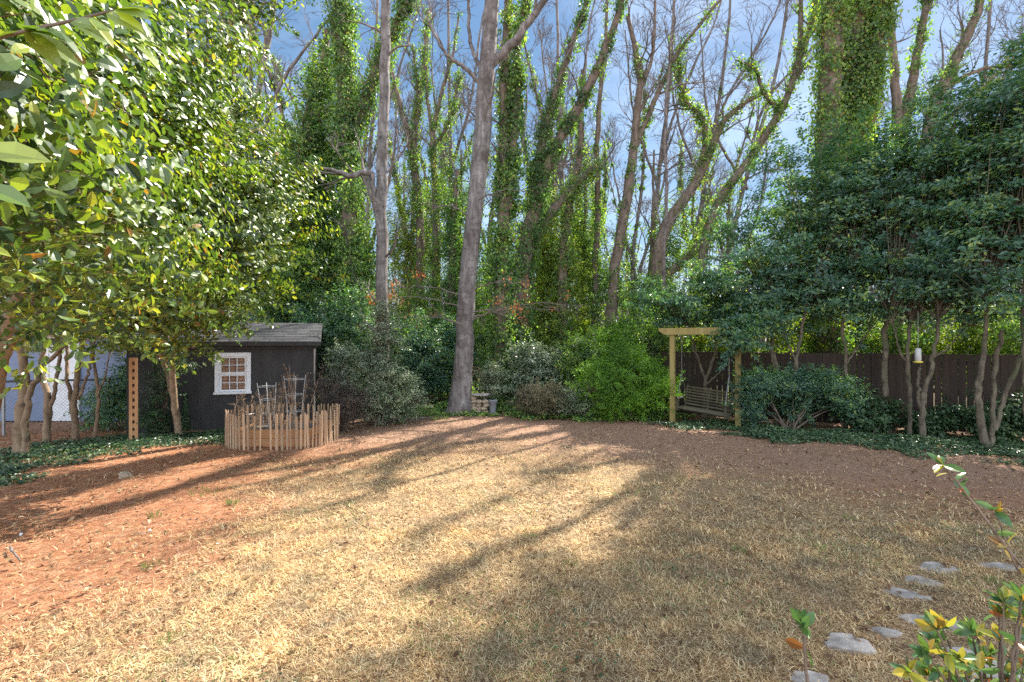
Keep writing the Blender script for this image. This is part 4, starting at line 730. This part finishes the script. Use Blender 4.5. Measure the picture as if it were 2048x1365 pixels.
# main trunk
mt_ = bare(gb(925, 13.9), [tlg(918, 13.9, 64, (922, 790, 13.9, 48), (928, 700, 13.9, 40), (932, 600, 13.9, 38), (950, 420, 13.9, 37), (968, 220, 13.9, 36), (985, 0, 13.9, 32), (992, -250, 13.9, 24), (1010, -600, 13.9, 12)),
                      tl((980, 130, 13.9, 20), (1030, 80, 13.8, 18), (1095, -10, 13.7, 14), (1190, -160, 13.5, 9)), tl((965, 175, 13.9, 10), (930, 135, 13.7, 9), (890, 105, 13.6, 7), (855, 40, 13.5, 5)), tl((966, 150, 13.9, 9), (940, 80, 14.3, 8), (935, -10, 14.4, 6), (915, -120, 14.4, 4))],
           'large leaning grey trunk in the middle of the yard with the widest base', name='leaning_tree', lv=((5, .5, 1, (1.4, 3.0), 45, 8), (5, .2, 1, (.7, 1.6), 40, 6), (4, .2, 1, (.3, .8), 40, 4)), n=20, rough=.03)
# low spindly branches with rusty leaves in front of main trunk
def rusty(px, py, dx, label):
    b_ = P(px, py, 13.6); n_ = 5; d0 = A([dx, -.15, .12]); Pp, Rr = smooth_line([b_, b_ + d0 * .8 + [0, 0, .12], b_ + d0 * 1.7 + [0, 0, -.05]], [.022, .014, .006], 12, .02)
    return Pp, Rr, label
root = bpy.data.objects['leaning_tree']; mbx = MB(); lfm = MB()
for px, py, dx, n_ in [(922, 590, -1.2, 40), (918, 612, -1.3, 60), (940, 582, 1.0, 20), (945, 632, 1.4, 40), (945, 640, .7, 10), (945, 625, 1.9, 20), (925, 650, -.9, 12), (955, 400, .8, 0), (935, 430, -.6, 0)]:
    Pp, Rr, _ = rusty(px, py, dx, ''); P2, R2 = grow(Pp[None], Rr[None], 9, .2, 1, (.3, .9), 45, 6, .2, 0, .6, .004); P3, R3 = grow(P2, R2, 3, .3, 1, (.1, .35), 45, 4, .2, 0, .6, .003)
    mbx.tubes(Pp, Rr, 6); mbx.tubes(P2, R2, 4); mbx.tubes(P3, R3, 3)
    if n_:
        e_ = P2[rng.integers(0, len(P2), 4), -1]; k = rng.integers(0, 4, n_ * 2); pp = e_[k] + rng.normal(size=(n_ * 2, 3)) * A([.09, .09, .09]); leaves(lfm, pp, rv(n_ * 2), rng.uniform(.05, .1, n_ * 2), .5, dirv=rv(n_ * 2) * .5 + A([0, 0, -1]))
mbx.build('low_branches', M['twig'], root); lfm.build('rusty_leaves', M['rust'], root)
# straight grey trunk
bare(gb(766, 13.0), [tlg(768, 13.0, 36, (766, 760, 13.0, 28), (764, 600, 13.0, 26), (763, 400, 13.0, 25), (768, 200, 13.0, 23), (772, 0, 13.0, 20), (778, -300, 13, 12)), tl((758, 440, 13.0, 12), (747, 400, 12.9, 12), (744, 352, 12.9, 11), (728, 345, 12.8, 13), (700, 352, 12.7, 12), (670, 342, 12.6, 8), (640, 335, 12.5, 4)), tl((768, 350, 13, 5), (800, 310, 13, 4), (830, 265, 13, 3))],
     'straight grey trunk with a bent stub branch, left of the leaning trunk', lv=low, n=18, rough=.03, up=0)
# sapling
bare(gb(1330, 14.6), [tlg(1326, 14.6, 9, (1328, 560, 14.6, 8), (1332, 400, 14.6, 7), (1331, 250, 14.6, 6), (1340, 100, 14.6, 5), (1355, -60, 14.6, 2))], 'slender bare sapling with fine side twigs left of the arbor', name='sapling', mt='twig', lv=((16, .3, .98, (1.2, 2.8), 48, 9), (6, .15, 1, (.4, 1.1), 40, 5), (3, .3, 1, (.15, .45), 40, 4)), up=.05, rough=0, n=8, rmin=.0045)
IG = 'ivy clad trees at the edge of the woods'
# A
bare(gb(700, 16.5), [tlg(700, 16.5, 46, (700, 640, 16.5, 36), (698, 400, 16.5, 34), (690, 200, 16.5, 32), (683, 0, 16.5, 30), (675, -200, 16.5, 24)), tl((705, 270, 16.5, 26), (735, 190, 16.4, 24), (770, 100, 16.3, 20), (812, 0, 16.2, 16), (850, -110, 16, 10))],
     'thick upright ivy clad trunk with one great limb forking right, left of the grey trunk', ivy=[(30000, .55, 22), (7500, .22, 99)], lv=low, group=IG, mt='trunk_brown')
bare(gb(600, 17), [tlg(600, 17, 30, (600, 640, 17, 26), (610, 400, 17, 22), (640, 200, 17, 18), (655, 60, 17, 14)), tl((600, 600, 17, 18), (560, 420, 17.3, 16), (575, 250, 17.3, 10)), tl((606, 450, 17, 14), (650, 330, 16.6, 12), (625, 180, 16.4, 8))],
     'broad ivy smothered tree with sagging mass of leaves behind the shed', ivy=[(13000, 1.1, 12), (7000, .9, 12), (7000, .8, 12)], lv=low, group=IG, mt='trunk_brown')
bare(gb(1010, 15.5), [tlg(1000, 15.5, 34, (1000, 700, 15.5, 30), (1005, 500, 15.5, 28), (1012, 300, 15.5, 26), (1010, 150, 15.5, 22), (1018, -50, 15.5, 16)), tl((1015, 420, 15.5, 24), (1030, 240, 15.4, 20), (1035, 100, 15.3, 14), (1060, -40, 15.3, 10))],
     'dense dark ivy clad trunk directly right of the leaning trunk', ivy=[(16000, .62, 11), (6500, .4, 14)], lv=few, group=IG, mt='trunk_brown')
bare(gb(1045, 17), [tlg(1040, 17, 44, (1040, 600, 17, 40), (1050, 500, 17, 38), (1095, 330, 17, 24), (1165, 200, 16.9, 22), (1215, 90, 16.8, 17), (1252, -30, 16.7, 10)), tl((1062, 440, 17, 20), (1085, 280, 17, 19), (1130, 130, 17, 14), (1175, 0, 17, 9), (1190, -50, 17, 6))],
     'pair of thick ivy limbs leaning strongly right from one base', ivy=[(15000, .38, 11), (10000, .3, 12)], lv=few, group=IG, mt='trunk_brown')
bare(gb(838, 22), [tlg(838, 22, 22, (840, 560, 22, 19), (838, 400, 22, 17), (818, 280, 22, 14), (795, 190, 22, 10), (770, 90, 22, 6)), tl((838, 420, 22, 14), (830, 280, 22, 11), (848, 140, 22, 8), (856, 20, 22, 5)), tl((826, 300, 22, 8), (835, 180, 22, 7), (825, 90, 22, 5))],
     'pale green ivy clad tree with three thin forks between the two grey trunks', ivy=[(7500, .32, 14), (2400, .2, 20), (1200, .15, 30)], lv=few, group=IG, mt='trunk_brown')
bare(gb(872, 21), [tlg(872, 21, 22, (872, 560, 21, 18), (872, 400, 21, 15), (866, 280, 21, 13), (880, 200, 21, 9), (905, 110, 21, 6), (918, 30, 21, 4)), tl((870, 290, 21, 9), (900, 240, 21, 7), (918, 150, 21, 5)), tl((868, 300, 21, 8), (854, 180, 21, 7), (850, 60, 21, 5))],
     'ivy clad tree with spreading forks just left of the leaning trunk', ivy=[(7500, .35, 13), (1200, .15, 30), (1200, .15, 30)], lv=few, group=IG, mt='trunk_brown')
bare(gb(905, 19), [tlg(905, 19, 18, (904, 560, 19, 16), (905, 460, 19, 14), (915, 340, 19, 9))], 'short ivy column seen against the left side of the leaning trunk', ivy=[(7000, .6, 9)], lv=few, group=IG, mt='trunk_brown')
bare(gb(1130, 19), [tlg(1128, 19, 26, (1125, 560, 19, 24), (1135, 430, 19, 20), (1160, 300, 19, 14), (1165, 140, 19, 8)), tl((1030, 560, 17.5, 20), (1085, 450, 17.8, 20), (1140, 380, 18.4, 18), (1195, 330, 19, 12))],
     'crooked ivy clad trunk crossed by a slanting limb, middle of the woods', ivy=[(9000, .6, 9), (3500, .25, 20)], lv=few, group=IG, mt='trunk_brown')
bare(gb(1190, 20), [tlg(1188, 20, 16, (1190, 560, 20, 14), (1196, 400, 20, 13), (1195, 260, 20, 11), (1210, 100, 20, 8), (1215, -40, 20, 5))], 'straight thin ivy clad trunk left of the reddish trunk', ivy=[(6000, .4, 10)], lv=few, group=IG, mt='trunk_brown')
bare(gb(1225, 18), [tlg(1222, 18, 26, (1225, 600, 18, 24), (1245, 450, 18, 23), (1262, 340, 18, 21), (1275, 220, 18, 17), (1280, 150, 18, 14), (1255, 30, 18, 9)), tl((1268, 300, 18, 13), (1310, 200, 18, 11), (1360, 100, 18, 8), (1440, 0, 18, 5)), tl((1275, 200, 18, 9), (1305, 110, 18, 7), (1310, 0, 18, 5))],
     'reddish brown bare trunk with spreading crown and sparse ivy', ivy=[(3200, .22, 8), (800, .1, 20), (0, 0, 1)], mt='trunk_brown', lv=((6, .35, 1, (1.8, 3.8), 40, 9), (5, .15, 1, (.8, 1.9), 38, 6), (3, .2, 1, (.3, .9), 40, 4)), group=IG)
bare(gb(1320, 19), [tlg(1300, 19, 34, (1312, 560, 19, 30), (1335, 450, 19, 26), (1400, 350, 19, 20), (1450, 240, 19, 13), (1530, 180, 19, 8)), tl((1395, 370, 19, 14), (1410, 250, 19, 11), (1370, 200, 19, 8), (1355, 120, 19, 5)), tl((1320, 560, 19, 22), (1390, 500, 19, 16), (1440, 400, 19, 12))],
     'stout brown trunk bending right with ivy on its raised limbs', ivy=[(3500, .22, 20), (1800, .18, 20), (1500, .2, 20)], mt='trunk_brown', lv=((7, .3, 1, (1.4, 3.4), 42, 8), (6, .15, 1, (.7, 1.7), 38, 6), (4, .2, 1, (.3, .9), 40, 4)), group=IG)
bare(gb(1405, 16.5), [tlg(1400, 16.5, 22, (1405, 520, 16.5, 20), (1440, 400, 16.5, 19), (1510, 300, 16.5, 17), (1575, 190, 16.5, 14), (1600, 90, 16.5, 11), (1600, -40, 16.5, 8), (1585, -150, 16.5, 8)), tl((1560, 220, 16.5, 11), (1530, 190, 16.5, 9), (1510, 140, 16.5, 7), (1470, 120, 16.5, 3)), tl((1590, 140, 16.5, 12), (1620, 60, 16.5, 10), (1640, -40, 16.5, 8))],
     'long ivy clad tree sweeping up and right to a curved tip above the hedge', ivy=[(6000, .24, 14), (600, .1, 30), (1000, .14, 30)], mt='trunk_brown', lv=((5, .3, 1, (1.0, 2.8), 45, 8), (5, .15, 1, (.5, 1.4), 38, 6), (3, .2, 1, (.3, .7), 40, 4)), group=IG)
bare(gb(1660, 14.2), [tlg(1655, 14.2, 50, (1655, 500, 14.2, 46), (1655, 300, 14.2, 44), (1662, 100, 14.2, 42), (1668, -100, 14.2, 38), (1672, -260, 14.2, 30)), tl((1690, 420, 14.4, 36), (1700, 280, 14.4, 36), (1708, 100, 14.4, 34), (1712, -120, 14.4, 30)), tl((1712, 290, 14.3, 24), (1735, 180, 14.2, 24), (1755, 80, 14.1, 22), (1775, -80, 14, 18))],
     'triple ivy clad giant trunk standing tallest behind the hedge at right', ivy=[(24000, .13, 99), (16000, .14, 99), (11000, .18, 99)], lv=((2, .5, 1, (1.0, 2.0), 50, 8), (4, .15, 1, (.5, 1.4), 38, 6), (3, .2, 1, (.3, .7), 40, 4)), group=IG, mt='trunk_brown')
bare(gb(1795, 17), [tlg(1795, 17, 28, (1795, 400, 17, 24), (1795, 250, 17, 20), (1788, 120, 17, 15), (1780, 0, 17, 11), (1778, -150, 17, 8)), tl((1800, 290, 17, 22), (1825, 160, 17, 18), (1845, 50, 17, 14), (1865, -60, 17, 10))],
     'reddish forked trunk right of the ivy giants', ivy=[(1500, .14, 14), (2500, .14, 18)], mt='trunk_brown', lv=few, group=IG)
hi_ = bare(gb(1840, 19), [tlg(1830, 19, 28, (1840, 400, 19, 26), (1860, 250, 19, 24), (1895, 150, 19, 22), (1935, 70, 19, 18), (1975, -40, 19, 14)), tl((1885, 180, 19, 10), (1960, 140, 19, 8), (2050, 130, 19, 5)), tl((1880, 250, 19, 9), (1980, 160, 19, 7), (2060, 60, 19, 4))],
     'leaning trunk with sparse ivy spreading toward the top right corner', ivy=[(3500, .14, 30), (0, 0, 1), (0, 0, 1)], lv=((8, .3, 1, (1.4, 3.4), 42, 8), (6, .15, 1, (.7, 1.7), 38, 6), (4, .2, 1, (.3, .9), 40, 4)), group=IG, mt='trunk_brown')
mbx = MB(); foliage(mbx, [EP(1846, -210, 18, 2.3, 2.0, 2.2), EP(1960, -240, 18, 2.2, 2.0, 2.4), EP(1740, -260, 18, 1.3, 1.6, 1.8)], 420, 60, .42, (.09, .14), .8, 'd', .6); mbx.build('added_shade_ivy', M['ivy'], hi_)  # unseen ivy mass added above the frame only to shade the lawn
# upper left bare stems above the camellia
bare(gb(520, 20), [tlg(500, 20, 18, (505, 400, 20, 16), (515, 200, 20, 13), (540, 60, 20, 11), (560, -60, 20, 8)), tl((512, 260, 20, 8), (500, 120, 20, 8), (505, 0, 20, 6))], 'pale bare double trunk above the camellia against the sky', lv=few)
bare(gb(580, 19), [tlg(545, 19, 14, (530, 330, 19, 12), (545, 210, 19, 9), (580, 140, 19, 7), (640, 60, 19, 5), (700, -20, 19, 3))], 'thin bare limb arching right between camellia and ivy trunk', lv=((7, .3, 1, (1.2, 3.0), 45, 8), (5, .15, 1, (.5, 1.4), 38, 6), (3, .2, 1, (.3, .7), 40, 4)))
VG = 'bare crowns veiling the sky'
for (px_, Y_v, top_, lean, lb) in [(1300, 21, -250, 60, 'bare crown veiling the sky right of the reddish trunk'), (1385, 24, -150, 90, 'fine bare crown above the left end of the right hand crowns'), (1450, 22, -200, 150, 'wide bare crown leaning right in front of open sky'), (1130, 25, -250, -20, 'bare crown between the ivy limbs and reddish trunk'), (905, 24, -150, -10, 'pale bare crown behind the forks left of the leaning trunk'), (1930, 22, -250, 60, 'bare crown behind the top of the right hand trees'), (730, 23, -200, 30, 'bare crown seen between ivy trunk and straight grey trunk')]:
    bare(gb(px_, Y_v), [tlg(px_, Y_v, 13, (px_, 560, Y_v, 12), (px_ + lean * .3, 350, Y_v, 10), (px_ + lean * .7, 130, Y_v, 7), (px_ + lean, top_, Y_v, 3)), tl((px_ + lean * .3, 340, Y_v, 7), (px_ + lean * .3 + 40, 200, Y_v, 6), (px_ + lean + 70, 40, Y_v, 4), (px_ + lean + 110, -100, Y_v, 2)), tl((px_ + lean * .3, 380, Y_v, 7), (px_ - 30, 240, Y_v, 5), (px_ - 50, 60, Y_v, 3))],
         lb, lv=((7, .3, 1, (1.6, 3.8), 38, 9), (6, .12, 1, (.8, 1.9), 38, 6), (5, .15, 1, (.3, 1.0), 40, 4)), group=VG, n=8, rmin=.0065, ivy=[(1200, .1, 10), (0, 0, 1), (0, 0, 1)])
EG = 'feathery evergreens between the ivy clad trunks'
def feath(px_, Y_v, ells, lb, mt_='ivy', nc=420, lpc=34):
    tree(gb(px_, Y_v), [tlg(px_, Y_v, 12, (px_, 600, Y_v, 11), (px_ + 5, 450, Y_v, 8), (px_ + 8, 300, Y_v, 4))], ells, lb, nc, lpc, .3, (.07, .12), mt_, 'trunk_brown', 'evergreen_tree', 'tree', EG, .6, .6, 'd', 1.0, n=8)
feath(590, 16.2, [EP(585, 430, 16.2, 1.1, 1, 2.0), EP(625, 300, 16.6, .9, .8, 1.7), EP(570, 560, 16, 1.3, 1, 1.4), EP(640, 180, 17, .6, .6, 1.1)], 'feathery evergreen filling the gap above the shed roof', 'ivy', 760, 44)
feath(660, 17.5, [EP(655, 480, 17.5, .9, .8, 2.2), EP(720, 540, 17.2, .7, .7, 1.9)], 'feathery evergreen wrapped round the foot of the great ivy trunk', 'ivy', 460, 42)
feath(820, 23.5, [EP(800, 500, 23.5, 1.0, .8, 3.2), EP(850, 470, 24, 1.0, .8, 3.0)], 'pale feathery evergreen right of the straight grey trunk', 'sun_painted', 420)
feath(915, 20.5, [EP(912, 440, 20.5, .9, .7, 3.0), EP(945, 560, 20, 1.0, .7, 1.8)], 'feathery evergreen seen on both sides of the leaning trunk', 'ivy', 420)
feath(1085, 20, [EP(1075, 480, 20, .8, .7, 2.6), EP(1120, 540, 19.5, 1.0, .7, 1.9)], 'yellow green evergreen right of the dense ivy trunk', 'sun_painted', 420)
feath(1165, 22, [EP(1160, 480, 22, 1.0, .8, 2.8), EP(1215, 560, 21, .9, .7, 1.8)], 'feathery evergreen left of the reddish trunk', 'ivy', 420)
feath(1300, 20, [EP(1300, 600, 18, 1.1, .8, 1.0), EP(1340, 480, 20, .7, .7, 1.6)], 'thin feathery evergreen right of the reddish trunk', 'ivy', 240)
# far bare trees: prototypes and copies
def children(o): return [c for c in bpy.data.objects if c.parent is o]
FG = 'bare trees far back in the woods'
def farproto(seed_px, label):
    Y = 30; return bare((0, 0, 0), [([(0, 0, -.1), (rng.normal() * .15, 0, 4), (rng.normal() * .4, 0, 8), (rng.normal() * .8, 0, 13), (rng.normal() * 1.2, 0, 19)], [.17, .15, .13, .09, .04]),
        ([(0, 0, 6), (.9, .3, 9), (1.6, .2, 13), (2.2, 0, 16)], [.09, .08, .05, .02]), ([(0, 0, 7), (-.8, .3, 10), (-1.6, .2, 13.5), (-1.8, 0, 17)], [.11, .09, .06, .03])],
        label, group=FG, lv=((8, .15, 1, (2.0, 4.8), 40, 8), (6, .15, 1, (1.0, 2.2), 38, 5), (4, .2, 1, (.5, 1.2), 40, 4)), rmin=.011, up=.12, mt='trunk_brown' if seed_px else 'trunk_grey', ivy=[(3800, .35, 9), (500, .2, 14), (0, 0, 1)] if seed_px != 1 else [(9000, .7, 10), (1500, .3, 20), (1500, .3, 20)], ivyleaf=(.12, .18), n=8)
FL_ = ['bare grey tree standing far back in the woods', 'far tree with ivy covered lower trunk in the woods', 'bare brown tree far back in the woods']
protos = [farproto(k, FL_[k]) for k in range(3)]
kids = [children(p) for p in protos]
spots = []
for k, px in enumerate([560, 625, 735, 800, 850, 930, 985, 1070, 1110, 1150, 1180, 1250, 1290, 1385, 1475, 1620, 1730, 1880, 1960, 480, 380, 120]):
    Y = [25, 33, 28, 41, 30, 37][k % 6] + rng.uniform(-2, 2); spots.append(((px + rng.uniform(-12, 12) - 1024) / F * Y, Y, k % 3 if k % 5 else 1, rng.uniform(0, 6.28), rng.uniform(.8, 1.2)))
first = [True] * 3
for (x_, y_, k, rz_, s_) in spots:
    if first[k]: o = protos[k]; first[k] = False
    else:
        o = protos[k].copy(); col.objects.link(o)
        for ch in kids[k]: c_ = ch.copy(); col.objects.link(c_); c_.parent = o
    o.location = (x_, y_, 0); o.rotation_euler = (0, 0, rz_); o.scale = (s_, s_, s_ * rng.uniform(.9, 1.1))
# understorey shrubs in the woods
UG = 'evergreen bushes filling the edge of the woods'
def ubush(px, py, Y, rx_, rz_, label, mt='hedge', nc=300, ls=(.06, .1), lpc=44):
    c = P(px, py, Y); shrub((c[0], Y, 0), [(c[0], Y, c[2], rx_, rx_ * .7, rz_), (c[0] + rx_ * .5, Y, max(c[2] * .6, .4), rx_ * .7, rx_ * .6, rz_ * .6), (c[0] - rx_ * .5, Y, max(c[2] * .5, .4), rx_ * .7, rx_ * .6, rz_ * .6)], label, nc, lpc, .24, ls, mt, 'bush', 'bush', .55, 'd', .6, group=UG, stems=5, frac=.25)
for a_ in [(850, 700, 15.2, .9, .95, 'dark green bush just left of the leaning trunk'), (905, 690, 16.5, .8, 1.1, 'dark bush behind the leaning trunk'), (800, 690, 16.5, .9, 1.1, 'dark bush between grey trunk and silvery shrub'), (650, 660, 15.2, 1.0, 1.1, 'dark bush touching the right end of the shed roof'),
           (575, 630, 16.4, 1.2, 1.2, 'dark bush rising behind the shed roof'), (710, 650, 14.8, .8, 1.2, 'dark bush right of the shed behind the silvery shrub')]: ubush(*a_)
for a_ in [(1060, 735, 15, .7, .8, 'blue green bush above the tan azalea', 'varieg'), (1120, 745, 15.5, .8, .8, 'grey green bush above the gap between the two azaleas', 'varieg'), (1175, 720, 14.6, .7, .7, 'green bush left of the vivid shrub', 'ivy'), (1240, 690, 15.5, .8, .8, 'light green bush peeping over the vivid shrub', 'bright'), (1300, 700, 14.4, .8, 1.2, 'green bush between vivid shrub and arbor', 'ivy'),
           (1080, 640, 19, 1.1, 1.7, 'ivy mound deep in the middle of the woods', 'sun_painted', 240, (.07, .12), 40), (1150, 650, 21, 1.2, 1.6, 'farther ivy mound in the middle of the woods', 'sun_painted', 240, (.07, .12), 40), (960, 640, 18.5, 1.1, 1.7, 'ivy mound behind the leaning trunk', 'ivy'), (870, 620, 20, 1.3, 1.9, 'ivy mound left of the leaning trunk', 'ivy'), (800, 640, 23, 1.4, 1.9, 'ivy mound right of the grey trunk', 'sun_painted', 240, (.07, .12), 40),
           (1210, 700, 24, 1.2, 1.2, 'low far bush under the reddish trunk', 'sun_painted', 240, (.07, .12), 40), (1020, 700, 16.8, .7, 1.1, 'dark ivy heap at the foot of the dense ivy trunk', 'ivy'), (1400, 650, 15.5, 1.5, 1.0, 'sunlit coloured bush beyond the fence behind the arbor', 'sun_painted', 170, (.09, .15), 30), (1520, 650, 15.5, 1.5, 1.0, 'sunlit coloured bush beyond the fence behind the hedge', 'sun_painted', 170, (.09, .15), 30), (1640, 660, 15, 1.5, .8, 'yellow green bush beyond the fence at right', 'sun_painted', 170, (.09, .15), 30),
           (1760, 680, 15, 1.3, .7, 'low bush beyond the fence behind the straight trunk', 'ivy'), (1900, 680, 14, 1.4, .7, 'low bush beyond the fence right of the feeder', 'sun_painted', 170, (.09, .15), 30), (2020, 670, 13.5, 1.3, .8, 'low bush beyond the fence at the right edge', 'ivy')]: ubush(*a_)
# distant wood as one mass
mbx = MB(); n = 26000; th = rng.uniform(R(-62), R(62), n); dd_ = rng.uniform(48, 75, n); hgt = (2.5 + 2.0 * np.sin(th * 9) + 1.2 * np.sin(th * 23 + 1)); z = rng.random(n) ** 1.4 * np.maximum(hgt, 1.5)
p = np.stack([np.sin(th) * dd_, np.cos(th) * dd_, z], -1); leaves(mbx, p, rv(n), rng.uniform(.3, .7, n), .6)
tag(mbx.build('distant_undergrowth', M['ivy']), 'far dark green undergrowth behind the bare woods', 'undergrowth', kind='stuff')
mbx = MB(); n = 3000; th = rng.uniform(R(-62), R(62), n); dd_ = rng.uniform(45, 80, n); b_ = np.stack([np.sin(th) * dd_, np.cos(th) * dd_, 0 * th], -1); d = rv(n) * .2; d[:, 2] = 1; L = rng.uniform(5, 12, (n, 1)); pts = np.stack([b_, b_ + d * L * .5, b_ + (d + rv(n) * .15) * L], 1)
mbx.tubes(pts, A([[.09, .06, .02]]) * rng.uniform(.5, 1.3, (n, 1)), 3); Pt, Rt = grow(pts, np.tile(A([.06, .05, .03]), (n, 1)), 4, .3, 1, (1.5, 3.5), 40, 4, .15, .1, .6, .014); mbx.tubes(Pt, Rt, 3)
tag(mbx.build('distant_thicket', M['twig']), 'hazy thicket of far bare saplings closing the view', 'thicket', kind='stuff')

# ---------------------------------------------------------------- foreground sprigs bottom right
FGG = 'foreground shrub sprigs'
def sprig(name, label, paths, nl, size=(.05, .08), tip=7):
    b_ = paths[0][0][0]; t_ = thing(name, (b_[0], b_[1], 0), label, 'shrub', FGG); bk = MB(); lf = MB()
    for (pts, rad), k in zip(paths, nl):
        p_, r_ = smooth_line(pts, rad, 20, .001); bk.tubes(p_, r_, 8); i_ = rng.integers(9, 20, k); tn = norm(np.gradient(p_, axis=0))[i_]
        leaves(lf, p_[i_], rv(k) * .8 + A([0, -.3, .7]), rng.uniform(*size, k), .45, 'o', dirv=tn * .6 + rv(k) * .8, rnd=rng.random(k))
        tn = norm((p_[-1] - p_[-2])[None]); leaves(lf, np.repeat(p_[-1:], tip, 0), rv(tip) * .9 + A([0, -.4, .4]), rng.uniform(*size, tip), .45, 'o', dirv=tn + rv(tip) * .75, rnd=rng.uniform(.05, .78, tip))
    bk.build('stem', M['trunk_brown'], t_, True); lf.build('leaves', M['fore'], t_)
def fs(*p): return [A([(q_[0] - 1024) / F * q_[2], q_[2], 0]) if q_[1] is None else P(*q_[:3]) for q_ in p]
Y1 = 1.35
sprig('upright_sprig', 'single upright leafy stem at the bottom edge', [(fs((1625, None, Y1), (1620, 1500, Y1), (1612, 1330, Y1), (1606, 1255, Y1)), [.006, .005, .0042, .003])], [4], (.045, .07), 7)
sprig('arching_sprig', 'long thin arching branch with few leaves at the right edge', [(fs((2250, None, 1.5), (2180, 1300, 1.5), (2048, 1140, 1.5), (1950, 1010, 1.5), (1885, 930, 1.5)), [.007, .006, .0045, .0035, .002]), (fs((2150, None, 1.5), (2090, 1250, 1.5), (2030, 1130, 1.5), (1990, 1020, 1.5)), [.005, .004, .003, .002])], [9, 6], (.035, .06), 6)
rng2 = np.random.default_rng(3); ps = []; nl = []
for k in range(36):
    tx, ty = rng2.uniform(1850, 2120), rng2.uniform(1180, 1420); Yk = rng2.uniform(1.15, 1.6); ty = max(ty, 1180 + (2048 - tx) * .45)
    ps.append((fs((2030 + rng2.uniform(-60, 60), None, Yk), (2010 + (tx - 2010) * .3, 1600, Yk), ((tx + 2000) / 2, (ty + 1560) / 2, Yk), (tx, ty, Yk)), [.006, .005, .004, .002])); nl.append(9)
sprig('orange_leaved_shrub', 'bushy shrub with orange and green leaves in the bottom right corner', ps, nl, (.03, .052), 8)
sprig('low_sprig', 'low sprig with yellow leaves left of the orange leaved shrub at the bottom', [(fs((1850, None, 1.3), (1845, 1500, 1.3), (1830, 1400, 1.3), (1815, 1345, 1.3)), [.005, .004, .003, .002]), (fs((1905, None, 1.35), (1905, 1500, 1.35), (1900, 1380, 1.35), (1897, 1325, 1.35)), [.005, .004, .003, .002])], [7, 6], (.04, .06), 6)
print('OBJECTS', len(bpy.data.objects), 'VERTS', sum(len(m_.vertices) for m_ in bpy.data.meshes))
